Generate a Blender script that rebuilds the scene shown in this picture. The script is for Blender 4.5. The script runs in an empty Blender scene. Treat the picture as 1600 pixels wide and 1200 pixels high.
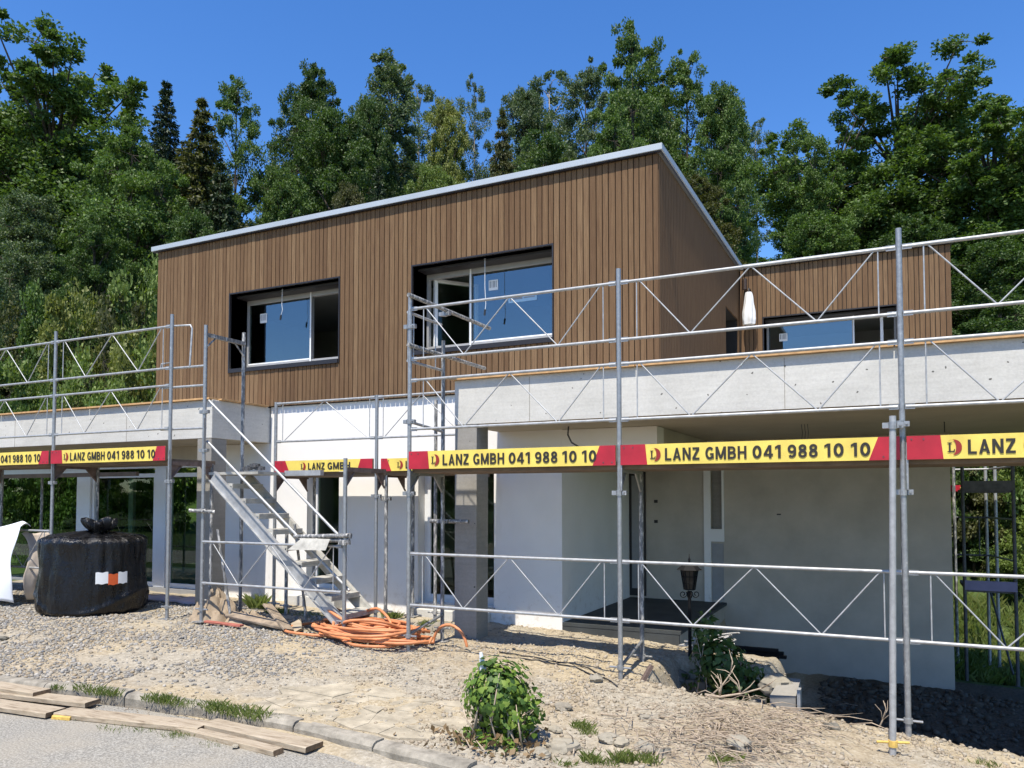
import bpy, math, random
import numpy as np
from mathutils import Vector, noise as mn

# ------------------------------------------------------------------ scene, camera, sky, sun, exposure
S = bpy.context.scene
COL = S.collection
R = math.radians
YAW, PITCH, FPX, PCX, PCY = R(26.187), R(2.3286), 1214.44, 800.0, 727.85
cam_d = bpy.data.cameras.new('camera')
cam = bpy.data.objects.new('camera', cam_d)
COL.objects.link(cam)
cam.location = (0, 0, 0)
cam.rotation_euler = (R(90) + PITCH, 0, YAW)
cam_d.sensor_fit = 'HORIZONTAL'
cam_d.sensor_width = 36.0
cam_d.lens = FPX / 1600 * 36
cam_d.shift_y = (PCY - 600) / 1600
cam_d.clip_start = 0.05
cam_d.clip_end = 3000
S.camera = cam

SUN_EL = 63.9
world = bpy.data.worlds.new('World')
S.world = world
world.use_nodes = True
wn = world.node_tree
for n in list(wn.nodes):
    wn.nodes.remove(n)
w_out = wn.nodes.new('ShaderNodeOutputWorld')
w_bg = wn.nodes.new('ShaderNodeBackground')
w_sky = wn.nodes.new('ShaderNodeTexSky')
w_sky.sky_type = 'NISHITA'
w_sky.sun_disc = False
w_sky.sun_elevation = R(SUN_EL)
w_sky.sun_rotation = R(177)
w_sky.altitude = 600
w_sky.air_density = 1.0
w_sky.dust_density = 0.3
w_sky.ozone_density = 3.0
w_hs = wn.nodes.new('ShaderNodeHueSaturation')
w_hs.inputs['Saturation'].default_value = 1.27
w_hs.inputs['Hue'].default_value = 0.508
w_bg.inputs['Strength'].default_value = 0.15
wn.links.new(w_sky.outputs[0], w_hs.inputs['Color'])
wn.links.new(w_hs.outputs[0], w_bg.inputs['Color'])
wn.links.new(w_bg.outputs[0], w_out.inputs['Surface'])

sun_d = bpy.data.lights.new('sun', 'SUN')
sun_d.energy = 4.6
sun_d.angle = R(0.53)
sun_d.color = (1.0, 0.93, 0.81)
sun = bpy.data.objects.new('sun', sun_d)
COL.objects.link(sun)
sun.location = (1, -20, 40)
sun.rotation_euler = Vector((-0.055, 1.0, -2.05)).to_track_quat('-Z', 'Y').to_euler()

S.view_settings.view_transform = 'Standard'
S.view_settings.look = 'None'
S.view_settings.exposure = 0.64
S.view_settings.gamma = 1.0
S.view_settings.use_curve_mapping = False
S.render.engine = 'CYCLES'
S.cycles.use_denoising = True
S.cycles.max_bounces = 7
S.cycles.diffuse_bounces = 3
S.cycles.transparent_max_bounces = 16

rnd = random.Random(11)
npr = np.random.default_rng(7)

# ------------------------------------------------------------------ camera geometry: where a line of sight meets a plane
FW = Vector((-math.sin(YAW) * math.cos(PITCH), math.cos(YAW) * math.cos(PITCH), math.sin(PITCH)))
RT = Vector((math.cos(YAW), math.sin(YAW), 0))
UP = RT.cross(FW)
def ray(u, v):
    return FW + RT * ((u - PCX) / FPX) - UP * ((v - PCY) / FPX)
def at_depth(u, v, z):
    return ray(u, v) * z
def at_y(u, v, y):
    d = ray(u, v)
    return d * (y / d.y)

# ------------------------------------------------------------------ materials
def mat(name):
    m = bpy.data.materials.new(name)
    m.use_nodes = True
    nt = m.node_tree
    b = nt.nodes['Principled BSDF']
    return m, nt, b
def N(nt, t, **kw):
    n = nt.nodes.new(t)
    for k, v in kw.items():
        if k in ('operation', 'blend_type', 'data_type', 'noise_dimensions', 'feature', 'distance', 'interpolation_type', 'wave_type', 'bands_direction', 'use_clamp'):
            setattr(n, k, v)
        else:
            n.inputs[k].default_value = v
    return n
def L(nt, a, b):
    nt.links.new(a, b)
def pos(nt, scale=(1, 1, 1)):
    g = nt.nodes.new('ShaderNodeNewGeometry')
    mp = nt.nodes.new('ShaderNodeMapping')
    mp.inputs['Scale'].default_value = scale
    L(nt, g.outputs['Position'], mp.inputs['Vector'])
    return mp.outputs[0]
def ramp(nt, fac, stops):
    r = nt.nodes.new('ShaderNodeValToRGB')
    e = r.color_ramp.elements
    while len(e) < len(stops):
        e.new(0.5)
    for k, (p, c) in enumerate(stops):
        e[k].position = p
        e[k].color = (c[0], c[1], c[2], 1)
    L(nt, fac, r.inputs[0])
    return r.outputs[0]
def noise(nt, vec, scale, detail=4, rough=0.55, dist=0.0):
    n = N(nt, 'ShaderNodeTexNoise', Scale=scale, Detail=detail, Roughness=rough, Distortion=dist)
    L(nt, vec, n.inputs['Vector'])
    return n.outputs['Fac']
def mix(nt, fac, a, b, blend='MIX'):
    n = nt.nodes.new('ShaderNodeMix')
    n.data_type = 'RGBA'
    n.blend_type = blend
    for s, x in ((n.inputs[0], fac), (n.inputs[6], a), (n.inputs[7], b)):
        if hasattr(x, 'links'):
            L(nt, x, s)
        elif isinstance(x, (int, float)):
            s.default_value = x
        else:
            s.default_value = (x[0], x[1], x[2], 1)
    return n.outputs[2]
def bump(nt, b, h, strength=0.3, dist=0.01):
    n = N(nt, 'ShaderNodeBump', Strength=strength, Distance=dist)
    L(nt, h, n.inputs['Height'])
    L(nt, n.outputs[0], b.inputs['Normal'])
def simple(name, c, rough=0.6, metal=0.0, var=0.15, scale=8.0, bump_s=0.0, spec=0.5):
    m, nt, b = mat(name)
    p = pos(nt)
    f = noise(nt, p, scale, 5, 0.6)
    lo = tuple(x * (1 - var) for x in c)
    hi = tuple(min(1, x * (1 + var)) for x in c)
    L(nt, ramp(nt, f, [(0.3, lo), (0.7, hi)]), b.inputs['Base Color'])
    b.inputs['Roughness'].default_value = rough
    b.inputs['Metallic'].default_value = metal
    b.inputs['Specular IOR Level'].default_value = spec
    if bump_s:
        bump(nt, b, noise(nt, p, scale * 6, 4), bump_s, 0.005)
    return m

M = {}
def build_materials():
    # galvanised tube: mottled zinc, lime splashes
    m, nt, b = mat('galvanised steel')
    p = pos(nt)
    oi = nt.nodes.new('ShaderNodeObjectInfo')
    f = noise(nt, p, 22, 5, 0.65)
    c = ramp(nt, f, [(0.3, (0.22, 0.225, 0.23)), (0.62, (0.37, 0.375, 0.375)), (0.8, (0.54, 0.53, 0.51))])
    c = mix(nt, oi.outputs['Random'], c, mix(nt, 0.55, c, (0.30, 0.31, 0.32)))
    sp = ramp(nt, noise(nt, pos(nt, (9, 9, 3.5)), 3, 5, 0.7), [(0.62, (0, 0, 0)), (0.72, (1, 1, 1))])
    c = mix(nt, sp, c, (0.60, 0.59, 0.56))
    L(nt, c, b.inputs['Base Color'])
    L(nt, ramp(nt, sp, [(0, (0.45,) * 3), (1, (0.85,) * 3)]), b.inputs['Roughness'])
    L(nt, ramp(nt, sp, [(0, (0.55,) * 3), (1, (0.05,) * 3)]), b.inputs['Metallic'])
    M['steel'] = m
    # older tubes caked with mortar
    m, nt, b = mat('mortar splashed steel')
    f = noise(nt, pos(nt, (14, 14, 4)), 2.2, 6, 0.7)
    L(nt, ramp(nt, f, [(0.42, (0.13, 0.135, 0.14)), (0.52, (0.24, 0.24, 0.235)), (0.6, (0.58, 0.56, 0.52))]), b.inputs['Base Color'])
    b.inputs['Roughness'].default_value = 0.7
    b.inputs['Metallic'].default_value = 0.25
    M['steel_old'] = m
    M['steel_dark'] = simple('weathered dark steel', (0.09, 0.09, 0.095), 0.6, 0.3, 0.3, 14)
    M['steel_brown'] = simple('rust stained steel', (0.17, 0.12, 0.10), 0.7, 0.2, 0.35, 14)
    M['alu'] = simple('aluminium', (0.38, 0.385, 0.385), 0.5, 0.35, 0.22, 9)
    M['alu_dusty'] = simple('dusty aluminium', (0.40, 0.385, 0.34), 0.8, 0.1, 0.3, 9)
    M['rail'] = simple('bright zinc rail', (0.37, 0.375, 0.375), 0.5, 0.35, 0.22, 16)
    M['rod'] = simple('zinc rod', (0.40, 0.405, 0.405), 0.5, 0.35, 0.2, 20)
    # concrete, board marked, with blow holes
    def concrete(name, lo, hi, holes=True):
        m, nt, b = mat(name)
        p = pos(nt)
        f = noise(nt, p, 1.3, 7, 0.62, 0.3)
        c = ramp(nt, f, [(0.3, lo), (0.7, hi)])
        c = mix(nt, 0.35, c, ramp(nt, noise(nt, pos(nt, (1.2, 1.2, 14)), 2.0, 5, 0.6), [(0.3, lo), (0.7, hi)]))
        c = mix(nt, 0.25, c, ramp(nt, noise(nt, p, 38, 4, 0.7), [(0.35, lo), (0.65, hi)]))
        if holes:
            v = N(nt, 'ShaderNodeTexVoronoi', Scale=9.0)
            w = mix(nt, 0.12, p, noise(nt, p, 6, 3))
            L(nt, w, v.inputs['Vector'])
            rr = ramp(nt, v.outputs['Color'], [(0.0, (0.11,) * 3), (0.75, (0.0,) * 3)])
            lt = N(nt, 'ShaderNodeMath', operation='LESS_THAN')
            L(nt, v.outputs['Distance'], lt.inputs[0])
            L(nt, rr, lt.inputs[1])
            c = mix(nt, lt.outputs[0], c, tuple(x * 0.3 for x in lo))
        L(nt, c, b.inputs['Base Color'])
        b.inputs['Roughness'].default_value = 0.88
        b.inputs['Specular IOR Level'].default_value = 0.25
        bump(nt, b, noise(nt, p, 45, 5), 0.25, 0.006)
        return m
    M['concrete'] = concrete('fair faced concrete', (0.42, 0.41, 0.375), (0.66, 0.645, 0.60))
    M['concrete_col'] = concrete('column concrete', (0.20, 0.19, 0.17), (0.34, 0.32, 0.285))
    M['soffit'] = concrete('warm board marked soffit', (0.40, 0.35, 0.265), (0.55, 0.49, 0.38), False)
    # white render with a fine grain
    m, nt, b = mat('white render')
    p = pos(nt)
    sp = nt.nodes.new('ShaderNodeSeparateXYZ'); L(nt, p, sp.inputs[0])
    mr = N(nt, 'ShaderNodeMapRange'); mr.inputs[1].default_value = -1.15; mr.inputs[2].default_value = -1.75; L(nt, sp.outputs['Z'], mr.inputs[0])
    sn = ramp(nt, noise(nt, p, 9, 6, 0.75), [(0.52, (0, 0, 0)), (0.66, (0.65,) * 3)])
    mm = N(nt, 'ShaderNodeMath', operation='MULTIPLY'); L(nt, mr.outputs[0], mm.inputs[0]); L(nt, sn, mm.inputs[1])
    cl = ramp(nt, noise(nt, p, 1.1, 5), [(0.3, (0.74, 0.725, 0.69)), (0.7, (0.82, 0.80, 0.765))])
    L(nt, mix(nt, mm.outputs[0], cl, (0.46, 0.39, 0.29)), b.inputs['Base Color'])
    b.inputs['Roughness'].default_value = 0.95
    b.inputs['Specular IOR Level'].default_value = 0.15
    bump(nt, b, noise(nt, p, 90, 3, 0.7), 0.5, 0.004)
    M['render'] = m
    M['render_shaded'] = simple('shade-toned warm plaster', (0.46, 0.415, 0.345), 0.95, 0, 0.12, 1.9, 0.3, 0.1)  # white plaster with the carport's shade and warm bounce put into its colour
    M['inside'] = simple('bare inside plaster', (0.40, 0.39, 0.37), 0.95, 0, 0.06, 1.2, 0, 0.1)
    M['screed'] = simple('dark paving', (0.045, 0.05, 0.05), 0.7, 0, 0.35, 2.5, 0.2)
    # cladding boards: one tone per board, long grain
    m, nt, b = mat('thermo wood')
    oi = nt.nodes.new('ShaderNodeObjectInfo')
    g = noise(nt, pos(nt, (28, 28, 1.1)), 2.0, 6, 0.62, 0.4)
    g2 = noise(nt, pos(nt, (90, 90, 2.2)), 2.0, 4, 0.6)
    base = ramp(nt, oi.outputs['Random'], [(0.0, (0.128, 0.078, 0.042)), (0.3, (0.172, 0.107, 0.057)), (0.7, (0.210, 0.134, 0.072)), (1.0, (0.270, 0.180, 0.100))])
    c = mix(nt, ramp(nt, g, [(0.32, (0.75,) * 3), (0.7, (0.0,) * 3)]), base, (0.095, 0.053, 0.032))
    c = mix(nt, 0.25, c, ramp(nt, g2, [(0.35, (0.08, 0.045, 0.027)), (0.65, (0.25, 0.16, 0.095))]))
    L(nt, c, b.inputs['Base Color'])
    b.inputs['Roughness'].default_value = 0.85
    b.inputs['Specular IOR Level'].default_value = 0.08
    bump(nt, b, g2, 0.25, 0.002)
    M['wood'] = m
    M['membrane'] = simple('black wall membrane', (0.012, 0.011, 0.010), 0.9, 0, 0.1)
    M['reveal'] = simple('anthracite metal', (0.018, 0.015, 0.016), 0.45, 0.0, 0.1)
    M['fascia'] = simple('zinc roof edge', (0.40, 0.44, 0.475), 0.5, 0.15, 0.07, 1.5)
    M['roofing'] = simple('roof membrane', (0.12, 0.12, 0.12), 0.9)
    M['frame_white'] = simple('white window frame', (0.72, 0.73, 0.74), 0.4, 0, 0.03)
    M['frame_grey'] = simple('grey window frame', (0.27, 0.27, 0.27), 0.45, 0, 0.08)
    M['sill'] = simple('bright metal sill', (0.72, 0.72, 0.72), 0.5, 0.1, 0.12, 6)
    M['sticker'] = simple('paper sticker', (0.75, 0.76, 0.76), 0.6, 0, 0.03)
    M['sticker_blue'] = simple('pale blue sticker', (0.32, 0.50, 0.66), 0.5, 0, 0.05)
    M['ink'] = simple('dark print', (0.02, 0.02, 0.022), 0.6, 0, 0.02)
    M['ink_grey'] = simple('grey print', (0.25, 0.27, 0.30), 0.6, 0, 0.02)
    # glass: see-through, greenish, with a coated mirror face
    def glass(name, refl, tint):
        m, nt, b = mat(name)
        out = nt.nodes['Material Output']
        nt.nodes.remove(b)
        gl = N(nt, 'ShaderNodeBsdfGlossy', Roughness=0.0)
        gl.inputs['Color'].default_value = (0.93, 0.97, 1.0, 1)
        tr = N(nt, 'ShaderNodeBsdfTransparent')
        tr.inputs['Color'].default_value = (*tint, 1)
        lw = N(nt, 'ShaderNodeLayerWeight', Blend=0.5)
        pw = N(nt, 'ShaderNodeMath', operation='POWER')
        pw.inputs[1].default_value = 4.0
        L(nt, lw.outputs['Facing'], pw.inputs[0])
        ad = N(nt, 'ShaderNodeMath', operation='ADD', use_clamp=True)
        ad.inputs[1].default_value = refl
        L(nt, pw.outputs[0], ad.inputs[0])
        mx = nt.nodes.new('ShaderNodeMixShader')
        L(nt, ad.outputs[0], mx.inputs[0])
        L(nt, tr.outputs[0], mx.inputs[1])
        L(nt, gl.outputs[0], mx.inputs[2])
        L(nt, mx.outputs[0], out.inputs['Surface'])
        return m
    M['glass'] = glass('coated glass', 0.15, (0.62, 0.68, 0.66))
    M['glass_clear'] = glass('clear glass', 0.03, (0.66, 0.76, 0.66))
    M['lath'] = simple('fresh timber batten', (0.52, 0.31, 0.14), 0.8, 0, 0.22, 12)
    # pale dusty planks
    m, nt, b = mat('dusty plank')
    g = noise(nt, pos(nt, (3, 26, 30)), 1.6, 6, 0.6, 0.3)
    c = ramp(nt, g, [(0.28, (0.17, 0.125, 0.08)), (0.5, (0.33, 0.265, 0.185)), (0.72, (0.45, 0.38, 0.285))])
    c = mix(nt, ramp(nt, noise(nt, pos(nt), 4.5, 5, 0.65), [(0.45, (0, 0, 0)), (0.62, (0.85,) * 3)]), c, (0.38, 0.315, 0.225))
    L(nt, c, b.inputs['Base Color'])
    b.inputs['Roughness'].default_value = 0.9
    bump(nt, b, g, 0.3, 0.004)
    M['plank'] = m
    M['deck_grey'] = simple('weathered board', (0.26, 0.205, 0.15), 0.9, 0, 0.4, 9, 0.5)
    M['red_strip'] = simple('faded red paint', (0.33, 0.10, 0.07), 0.8, 0, 0.2, 9)
    M['plank_cut'] = simple('dark end grain', (0.16, 0.105, 0.06), 0.9, 0, 0.3, 30)
    M['plank_yellow'] = simple('fresh yellow break', (0.60, 0.40, 0.10), 0.85, 0, 0.2, 20)
    M['deck'] = simple('scaffold deck plywood', (0.17, 0.12, 0.08), 0.85, 0, 0.25, 5)
    M['yellow'] = simple('yellow toe board', (0.74, 0.57, 0.11), 0.55, 0, 0.13, 5)
    M['red'] = simple('crimson toe board end', (0.40, 0.012, 0.028), 0.5, 0, 0.18, 4)
    M['red_logo'] = simple('dark red emblem', (0.27, 0.018, 0.014), 0.6, 0, 0.1, 8)
    M['letter'] = simple('black lettering', (0.02, 0.017, 0.013), 0.6, 0, 0.05)
    # black wrap
    m, nt, b = mat('black stretch film')
    f = noise(nt, pos(nt, (5, 5, 1.6)), 2.4, 5, 0.6, 0.8)
    b.inputs['Base Color'].default_value = (0.006, 0.006, 0.007, 1)
    L(nt, ramp(nt, noise(nt, pos(nt), 5, 4), [(0.3, (0.16,) * 3), (0.7, (0.42,) * 3)]), b.inputs['Roughness'])
    bump(nt, b, mix(nt, 0.4, f, noise(nt, pos(nt, (14, 14, 5)), 2.2, 5, 0.65, 1.5)), 0.6, 0.05)
    b.inputs['Specular IOR Level'].default_value = 0.4
    M['film'] = m
    M['orange_label'] = simple('orange label', (0.62, 0.10, 0.02), 0.6, 0, 0.08)
    M['tarp'] = simple('white tarpaulin', (0.70, 0.73, 0.77), 0.6, 0, 0.06, 2)
    M['tarp_beige'] = simple('beige sacking', (0.50, 0.43, 0.36), 0.9, 0, 0.15, 4)
    M['burlap'] = simple('dusty sacking', (0.33, 0.255, 0.175), 0.95, 0, 0.3, 7, 0.4)
    M['hose'] = simple('orange hose', (0.56, 0.215, 0.090), 0.55, 0, 0.25, 6)
    M['iron'] = simple('black wrought iron', (0.008, 0.008, 0.009), 0.75, 0, 0.2, 8, 0, 0.25)
    M['lantern_glass'] = simple('dusty lantern glass', (0.008, 0.009, 0.009), 0.35, 0, 0.2)
    M['cable'] = simple('grey cable', (0.42, 0.41, 0.39), 0.7, 0, 0.2)
    M['cloth_white'] = simple('white cover', (0.68, 0.68, 0.67), 0.8, 0, 0.08, 6)
    M['brown_metal'] = simple('bronze lamp', (0.055, 0.035, 0.025), 0.5, 0.2, 0.1)
    M['bark'] = simple('bark', (0.085, 0.07, 0.055), 0.95, 0, 0.35, 5, 0.5, 0.1)
    M['bark_pale'] = simple('pale bark', (0.26, 0.235, 0.20), 0.95, 0, 0.3, 5, 0.5, 0.1)
    M['twig'] = simple('bleached twig', (0.40, 0.32, 0.235), 0.9, 0, 0.25, 15)
    M['paving'] = simple('dusty concrete flag', (0.36, 0.315, 0.235), 0.95, 0, 0.32, 6, 0.9, 0.1)
    M['kerb'] = simple('kerb concrete', (0.27, 0.245, 0.20), 0.92, 0, 0.38, 9, 0.9, 0.2)
    M['rosepaper'] = simple('pinkish foil', (0.62, 0.50, 0.53), 0.6, 0, 0.06)
    M['lilac'] = simple('lilac board', (0.22, 0.20, 0.32), 0.7, 0, 0.1)
    # stones
    def stone(name, cols):
        m, nt, b = mat(name)
        g = nt.nodes.new('ShaderNodeNewGeometry')
        n = len(cols)
        c = ramp(nt, g.outputs['Random Per Island'], [(k / (n - 1), x) for k, x in enumerate(cols)])
        c = mix(nt, 0.3, c, ramp(nt, noise(nt, pos(nt), 30, 4), [(0.3, tuple(x * 0.6 for x in cols[0])), (0.7, cols[-1])]))
        L(nt, c, b.inputs['Base Color'])
        b.inputs['Roughness'].default_value = 0.9
        b.inputs['Specular IOR Level'].default_value = 0.25
        return m
    M['gravel'] = stone('mixed gravel', [(0.15, 0.15, 0.155), (0.31, 0.285, 0.235), (0.40, 0.365, 0.295), (0.20, 0.195, 0.19), (0.36, 0.27, 0.155), (0.45, 0.41, 0.335), (0.17, 0.18, 0.195), (0.55, 0.51, 0.44), (0.26, 0.24, 0.21), (0.22, 0.20, 0.17)])
    M['clod'] = stone('earth clods', [(0.22, 0.175, 0.12), (0.33, 0.265, 0.185), (0.37, 0.31, 0.23), (0.28, 0.25, 0.20), (0.43, 0.38, 0.30)])
    M['clod_shaded'] = stone('shade-darkened earth clods', [(0.055, 0.045, 0.034), (0.10, 0.082, 0.06), (0.085, 0.075, 0.062), (0.13, 0.11, 0.085)])  # earth clods with the pit's shade put into their colour
    M['rock'] = stone('field stone', [(0.22, 0.195, 0.155), (0.29, 0.265, 0.215), (0.34, 0.30, 0.225)])
    M['rock_dark'] = simple('old mossy concrete', (0.16, 0.15, 0.125), 0.95, 0, 0.35, 6, 0.6, 0.1)
    # leaves
    def leaf(name, cols, trans=0.30, tone=None):
        cols = [tuple(min(1, x * 1.14) for x in c_) for c_ in cols]
        m, nt, b = mat(name)
        out = nt.nodes['Material Output']
        g = nt.nodes.new('ShaderNodeNewGeometry')
        n = len(cols)
        c = ramp(nt, g.outputs['Random Per Island'], [(k / (n - 1), x) for k, x in enumerate(cols)])
        oi = nt.nodes.new('ShaderNodeObjectInfo')
        big = noise(nt, pos(nt), 0.30, 3)
        c = mix(nt, ramp(nt, big, [(0.35, (0,) * 3), (0.7, (0.35,) * 3)]), c, tuple(min(1, x * 1.55) for x in cols[-1]))
        c = mix(nt, ramp(nt, oi.outputs['Random'], [(0, (0,) * 3), (1, (0.3,) * 3)]), c, (cols[0][0] * 0.8, cols[0][1] * 0.75, cols[0][2] * 0.9))
        L(nt, c, b.inputs['Base Color'])
        b.inputs['Roughness'].default_value = 0.55
        b.inputs['Specular IOR Level'].default_value = 0.35
        tl = nt.nodes.new('ShaderNodeBsdfTranslucent')
        L(nt, mix(nt, 1.0, c, (1.25, 1.35, 0.55), 'MULTIPLY'), tl.inputs['Color'])
        mx = nt.nodes.new('ShaderNodeMixShader')
        mx.inputs[0].default_value = trans
        L(nt, b.outputs[0], mx.inputs[1])
        L(nt, tl.outputs[0], mx.inputs[2])
        L(nt, mx.outputs[0], out.inputs['Surface'])
        return m
    M['leaf_oak'] = leaf('oak leaf', [(0.034, 0.068, 0.014), (0.066, 0.116, 0.024), (0.115, 0.180, 0.040)])
    M['leaf_beech'] = leaf('beech leaf', [(0.027, 0.056, 0.012), (0.046, 0.086, 0.018), (0.072, 0.120, 0.026)])
    M['leaf_light'] = leaf('young leaf', [(0.070, 0.110, 0.022), (0.105, 0.155, 0.032), (0.150, 0.200, 0.045)])
    M['leaf_yellow'] = leaf('yellow green leaf', [(0.100, 0.120, 0.026), (0.140, 0.160, 0.034), (0.185, 0.205, 0.050)])
    M['leaf_ash'] = leaf('grey green leaf', [(0.050, 0.080, 0.034), (0.075, 0.112, 0.048), (0.110, 0.150, 0.066)])
    M['leaf_dark'] = leaf('dark needle', [(0.013, 0.026, 0.011), (0.022, 0.040, 0.016), (0.036, 0.058, 0.022)], 0.12)
    M['leaf_brown'] = leaf('olive brown leaf', [(0.038, 0.044, 0.014), (0.060, 0.068, 0.020), (0.095, 0.100, 0.030)])
    M['leaf_ivy'] = leaf('ivy leaf', [(0.022, 0.055, 0.012), (0.060, 0.120, 0.018), (0.105, 0.180, 0.026), (0.19, 0.26, 0.045)], 0.25)
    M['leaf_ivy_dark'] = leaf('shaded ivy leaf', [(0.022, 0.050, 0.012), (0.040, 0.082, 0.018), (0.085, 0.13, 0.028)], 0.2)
    M['leaf_dry'] = leaf('withered leaf', [(0.10, 0.06, 0.03), (0.17, 0.11, 0.055), (0.24, 0.17, 0.09)], 0.1)
    M['grass'] = leaf('grass blade', [(0.085, 0.125, 0.022), (0.125, 0.175, 0.036), (0.20, 0.22, 0.075)], 0.3)
    # soil and road
    m, nt, b = mat('site soil')
    p = pos(nt)
    big = noise(nt, p, 0.9, 5, 0.6, 0.4)
    fine = noise(nt, p, 26, 6, 0.7)
    mid = noise(nt, p, 5.5, 5, 0.6)
    soil = ramp(nt, mid, [(0.30, (0.25, 0.195, 0.125)), (0.5, (0.37, 0.30, 0.20)), (0.72, (0.46, 0.39, 0.28))])
    grey = ramp(nt, mid, [(0.3, (0.26, 0.24, 0.20)), (0.7, (0.42, 0.385, 0.315))])
    sand = ramp(nt, mid, [(0.3, (0.39, 0.305, 0.175)), (0.7, (0.49, 0.40, 0.25))])
    c = mix(nt, ramp(nt, big, [(0.42, (0, 0, 0)), (0.55, (1, 1, 1))]), soil, grey)
    c = mix(nt, ramp(nt, noise(nt, pos(nt, (0.7, 1.1, 1)), 0.75, 4, 0.55), [(0.52, (0, 0, 0)), (0.60, (0.9,) * 3)]), c, sand)
    c = mix(nt, 0.5, c, ramp(nt, fine, [(0.32, (0.13, 0.105, 0.075)), (0.5, (0.34, 0.29, 0.21)), (0.68, (0.54, 0.49, 0.40))]))
    sx = nt.nodes.new('ShaderNodeSeparateXYZ')
    L(nt, p, sx.inputs[0])
    # dug earth under the carport, the slab's shade put into a darker colour
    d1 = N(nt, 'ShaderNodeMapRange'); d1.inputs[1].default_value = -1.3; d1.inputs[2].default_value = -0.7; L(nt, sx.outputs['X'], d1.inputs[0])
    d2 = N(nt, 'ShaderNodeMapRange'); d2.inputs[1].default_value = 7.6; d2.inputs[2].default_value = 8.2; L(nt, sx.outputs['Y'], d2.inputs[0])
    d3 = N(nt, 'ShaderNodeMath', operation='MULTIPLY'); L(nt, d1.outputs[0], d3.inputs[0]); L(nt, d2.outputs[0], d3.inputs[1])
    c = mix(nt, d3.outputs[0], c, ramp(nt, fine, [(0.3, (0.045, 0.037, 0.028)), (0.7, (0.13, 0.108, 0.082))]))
    # meadow and wood floor beyond the plot
    a1 = N(nt, 'ShaderNodeMath', operation='GREATER_THAN'); L(nt, sx.outputs['Y'], a1.inputs[0]); a1.inputs[1].default_value = 13.0
    a2 = N(nt, 'ShaderNodeMath', operation='LESS_THAN'); L(nt, sx.outputs['X'], a2.inputs[0]); a2.inputs[1].default_value = -15.5
    a3 = N(nt, 'ShaderNodeMath', operation='GREATER_THAN'); L(nt, sx.outputs['X'], a3.inputs[0]); a3.inputs[1].default_value = 5.0
    a4 = N(nt, 'ShaderNodeMath', operation='MAXIMUM'); L(nt, a1.outputs[0], a4.inputs[0]); L(nt, a2.outputs[0], a4.inputs[1])
    a5 = N(nt, 'ShaderNodeMath', operation='MAXIMUM'); L(nt, a4.outputs[0], a5.inputs[0]); L(nt, a3.outputs[0], a5.inputs[1])
    green = ramp(nt, mid, [(0.3, (0.035, 0.055, 0.018)), (0.7, (0.085, 0.12, 0.035))])
    c = mix(nt, a5.outputs[0], c, green)
    L(nt, c, b.inputs['Base Color'])
    b.inputs['Roughness'].default_value = 0.97
    b.inputs['Specular IOR Level'].default_value = 0.15
    bump(nt, b, mix(nt, 0.5, fine, mid), 0.9, 0.03)
    M['soil'] = m
    m, nt, b = mat('old asphalt')
    p = pos(nt)
    c = ramp(nt, noise(nt, p, 62, 4, 0.8), [(0.34, (0.12, 0.11, 0.095)), (0.5, (0.26, 0.245, 0.21)), (0.66, (0.46, 0.435, 0.375))])
    c = mix(nt, ramp(nt, noise(nt, p, 1.6, 5), [(0.42, (0, 0, 0)), (0.7, (0.55,) * 3)]), c, (0.36, 0.315, 0.24))
    L(nt, c, b.inputs['Base Color'])
    b.inputs['Roughness'].default_value = 0.9
    bump(nt, b, noise(nt, p, 62, 4, 0.8), 0.8, 0.008)
    M['asphalt'] = m
build_materials()

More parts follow.
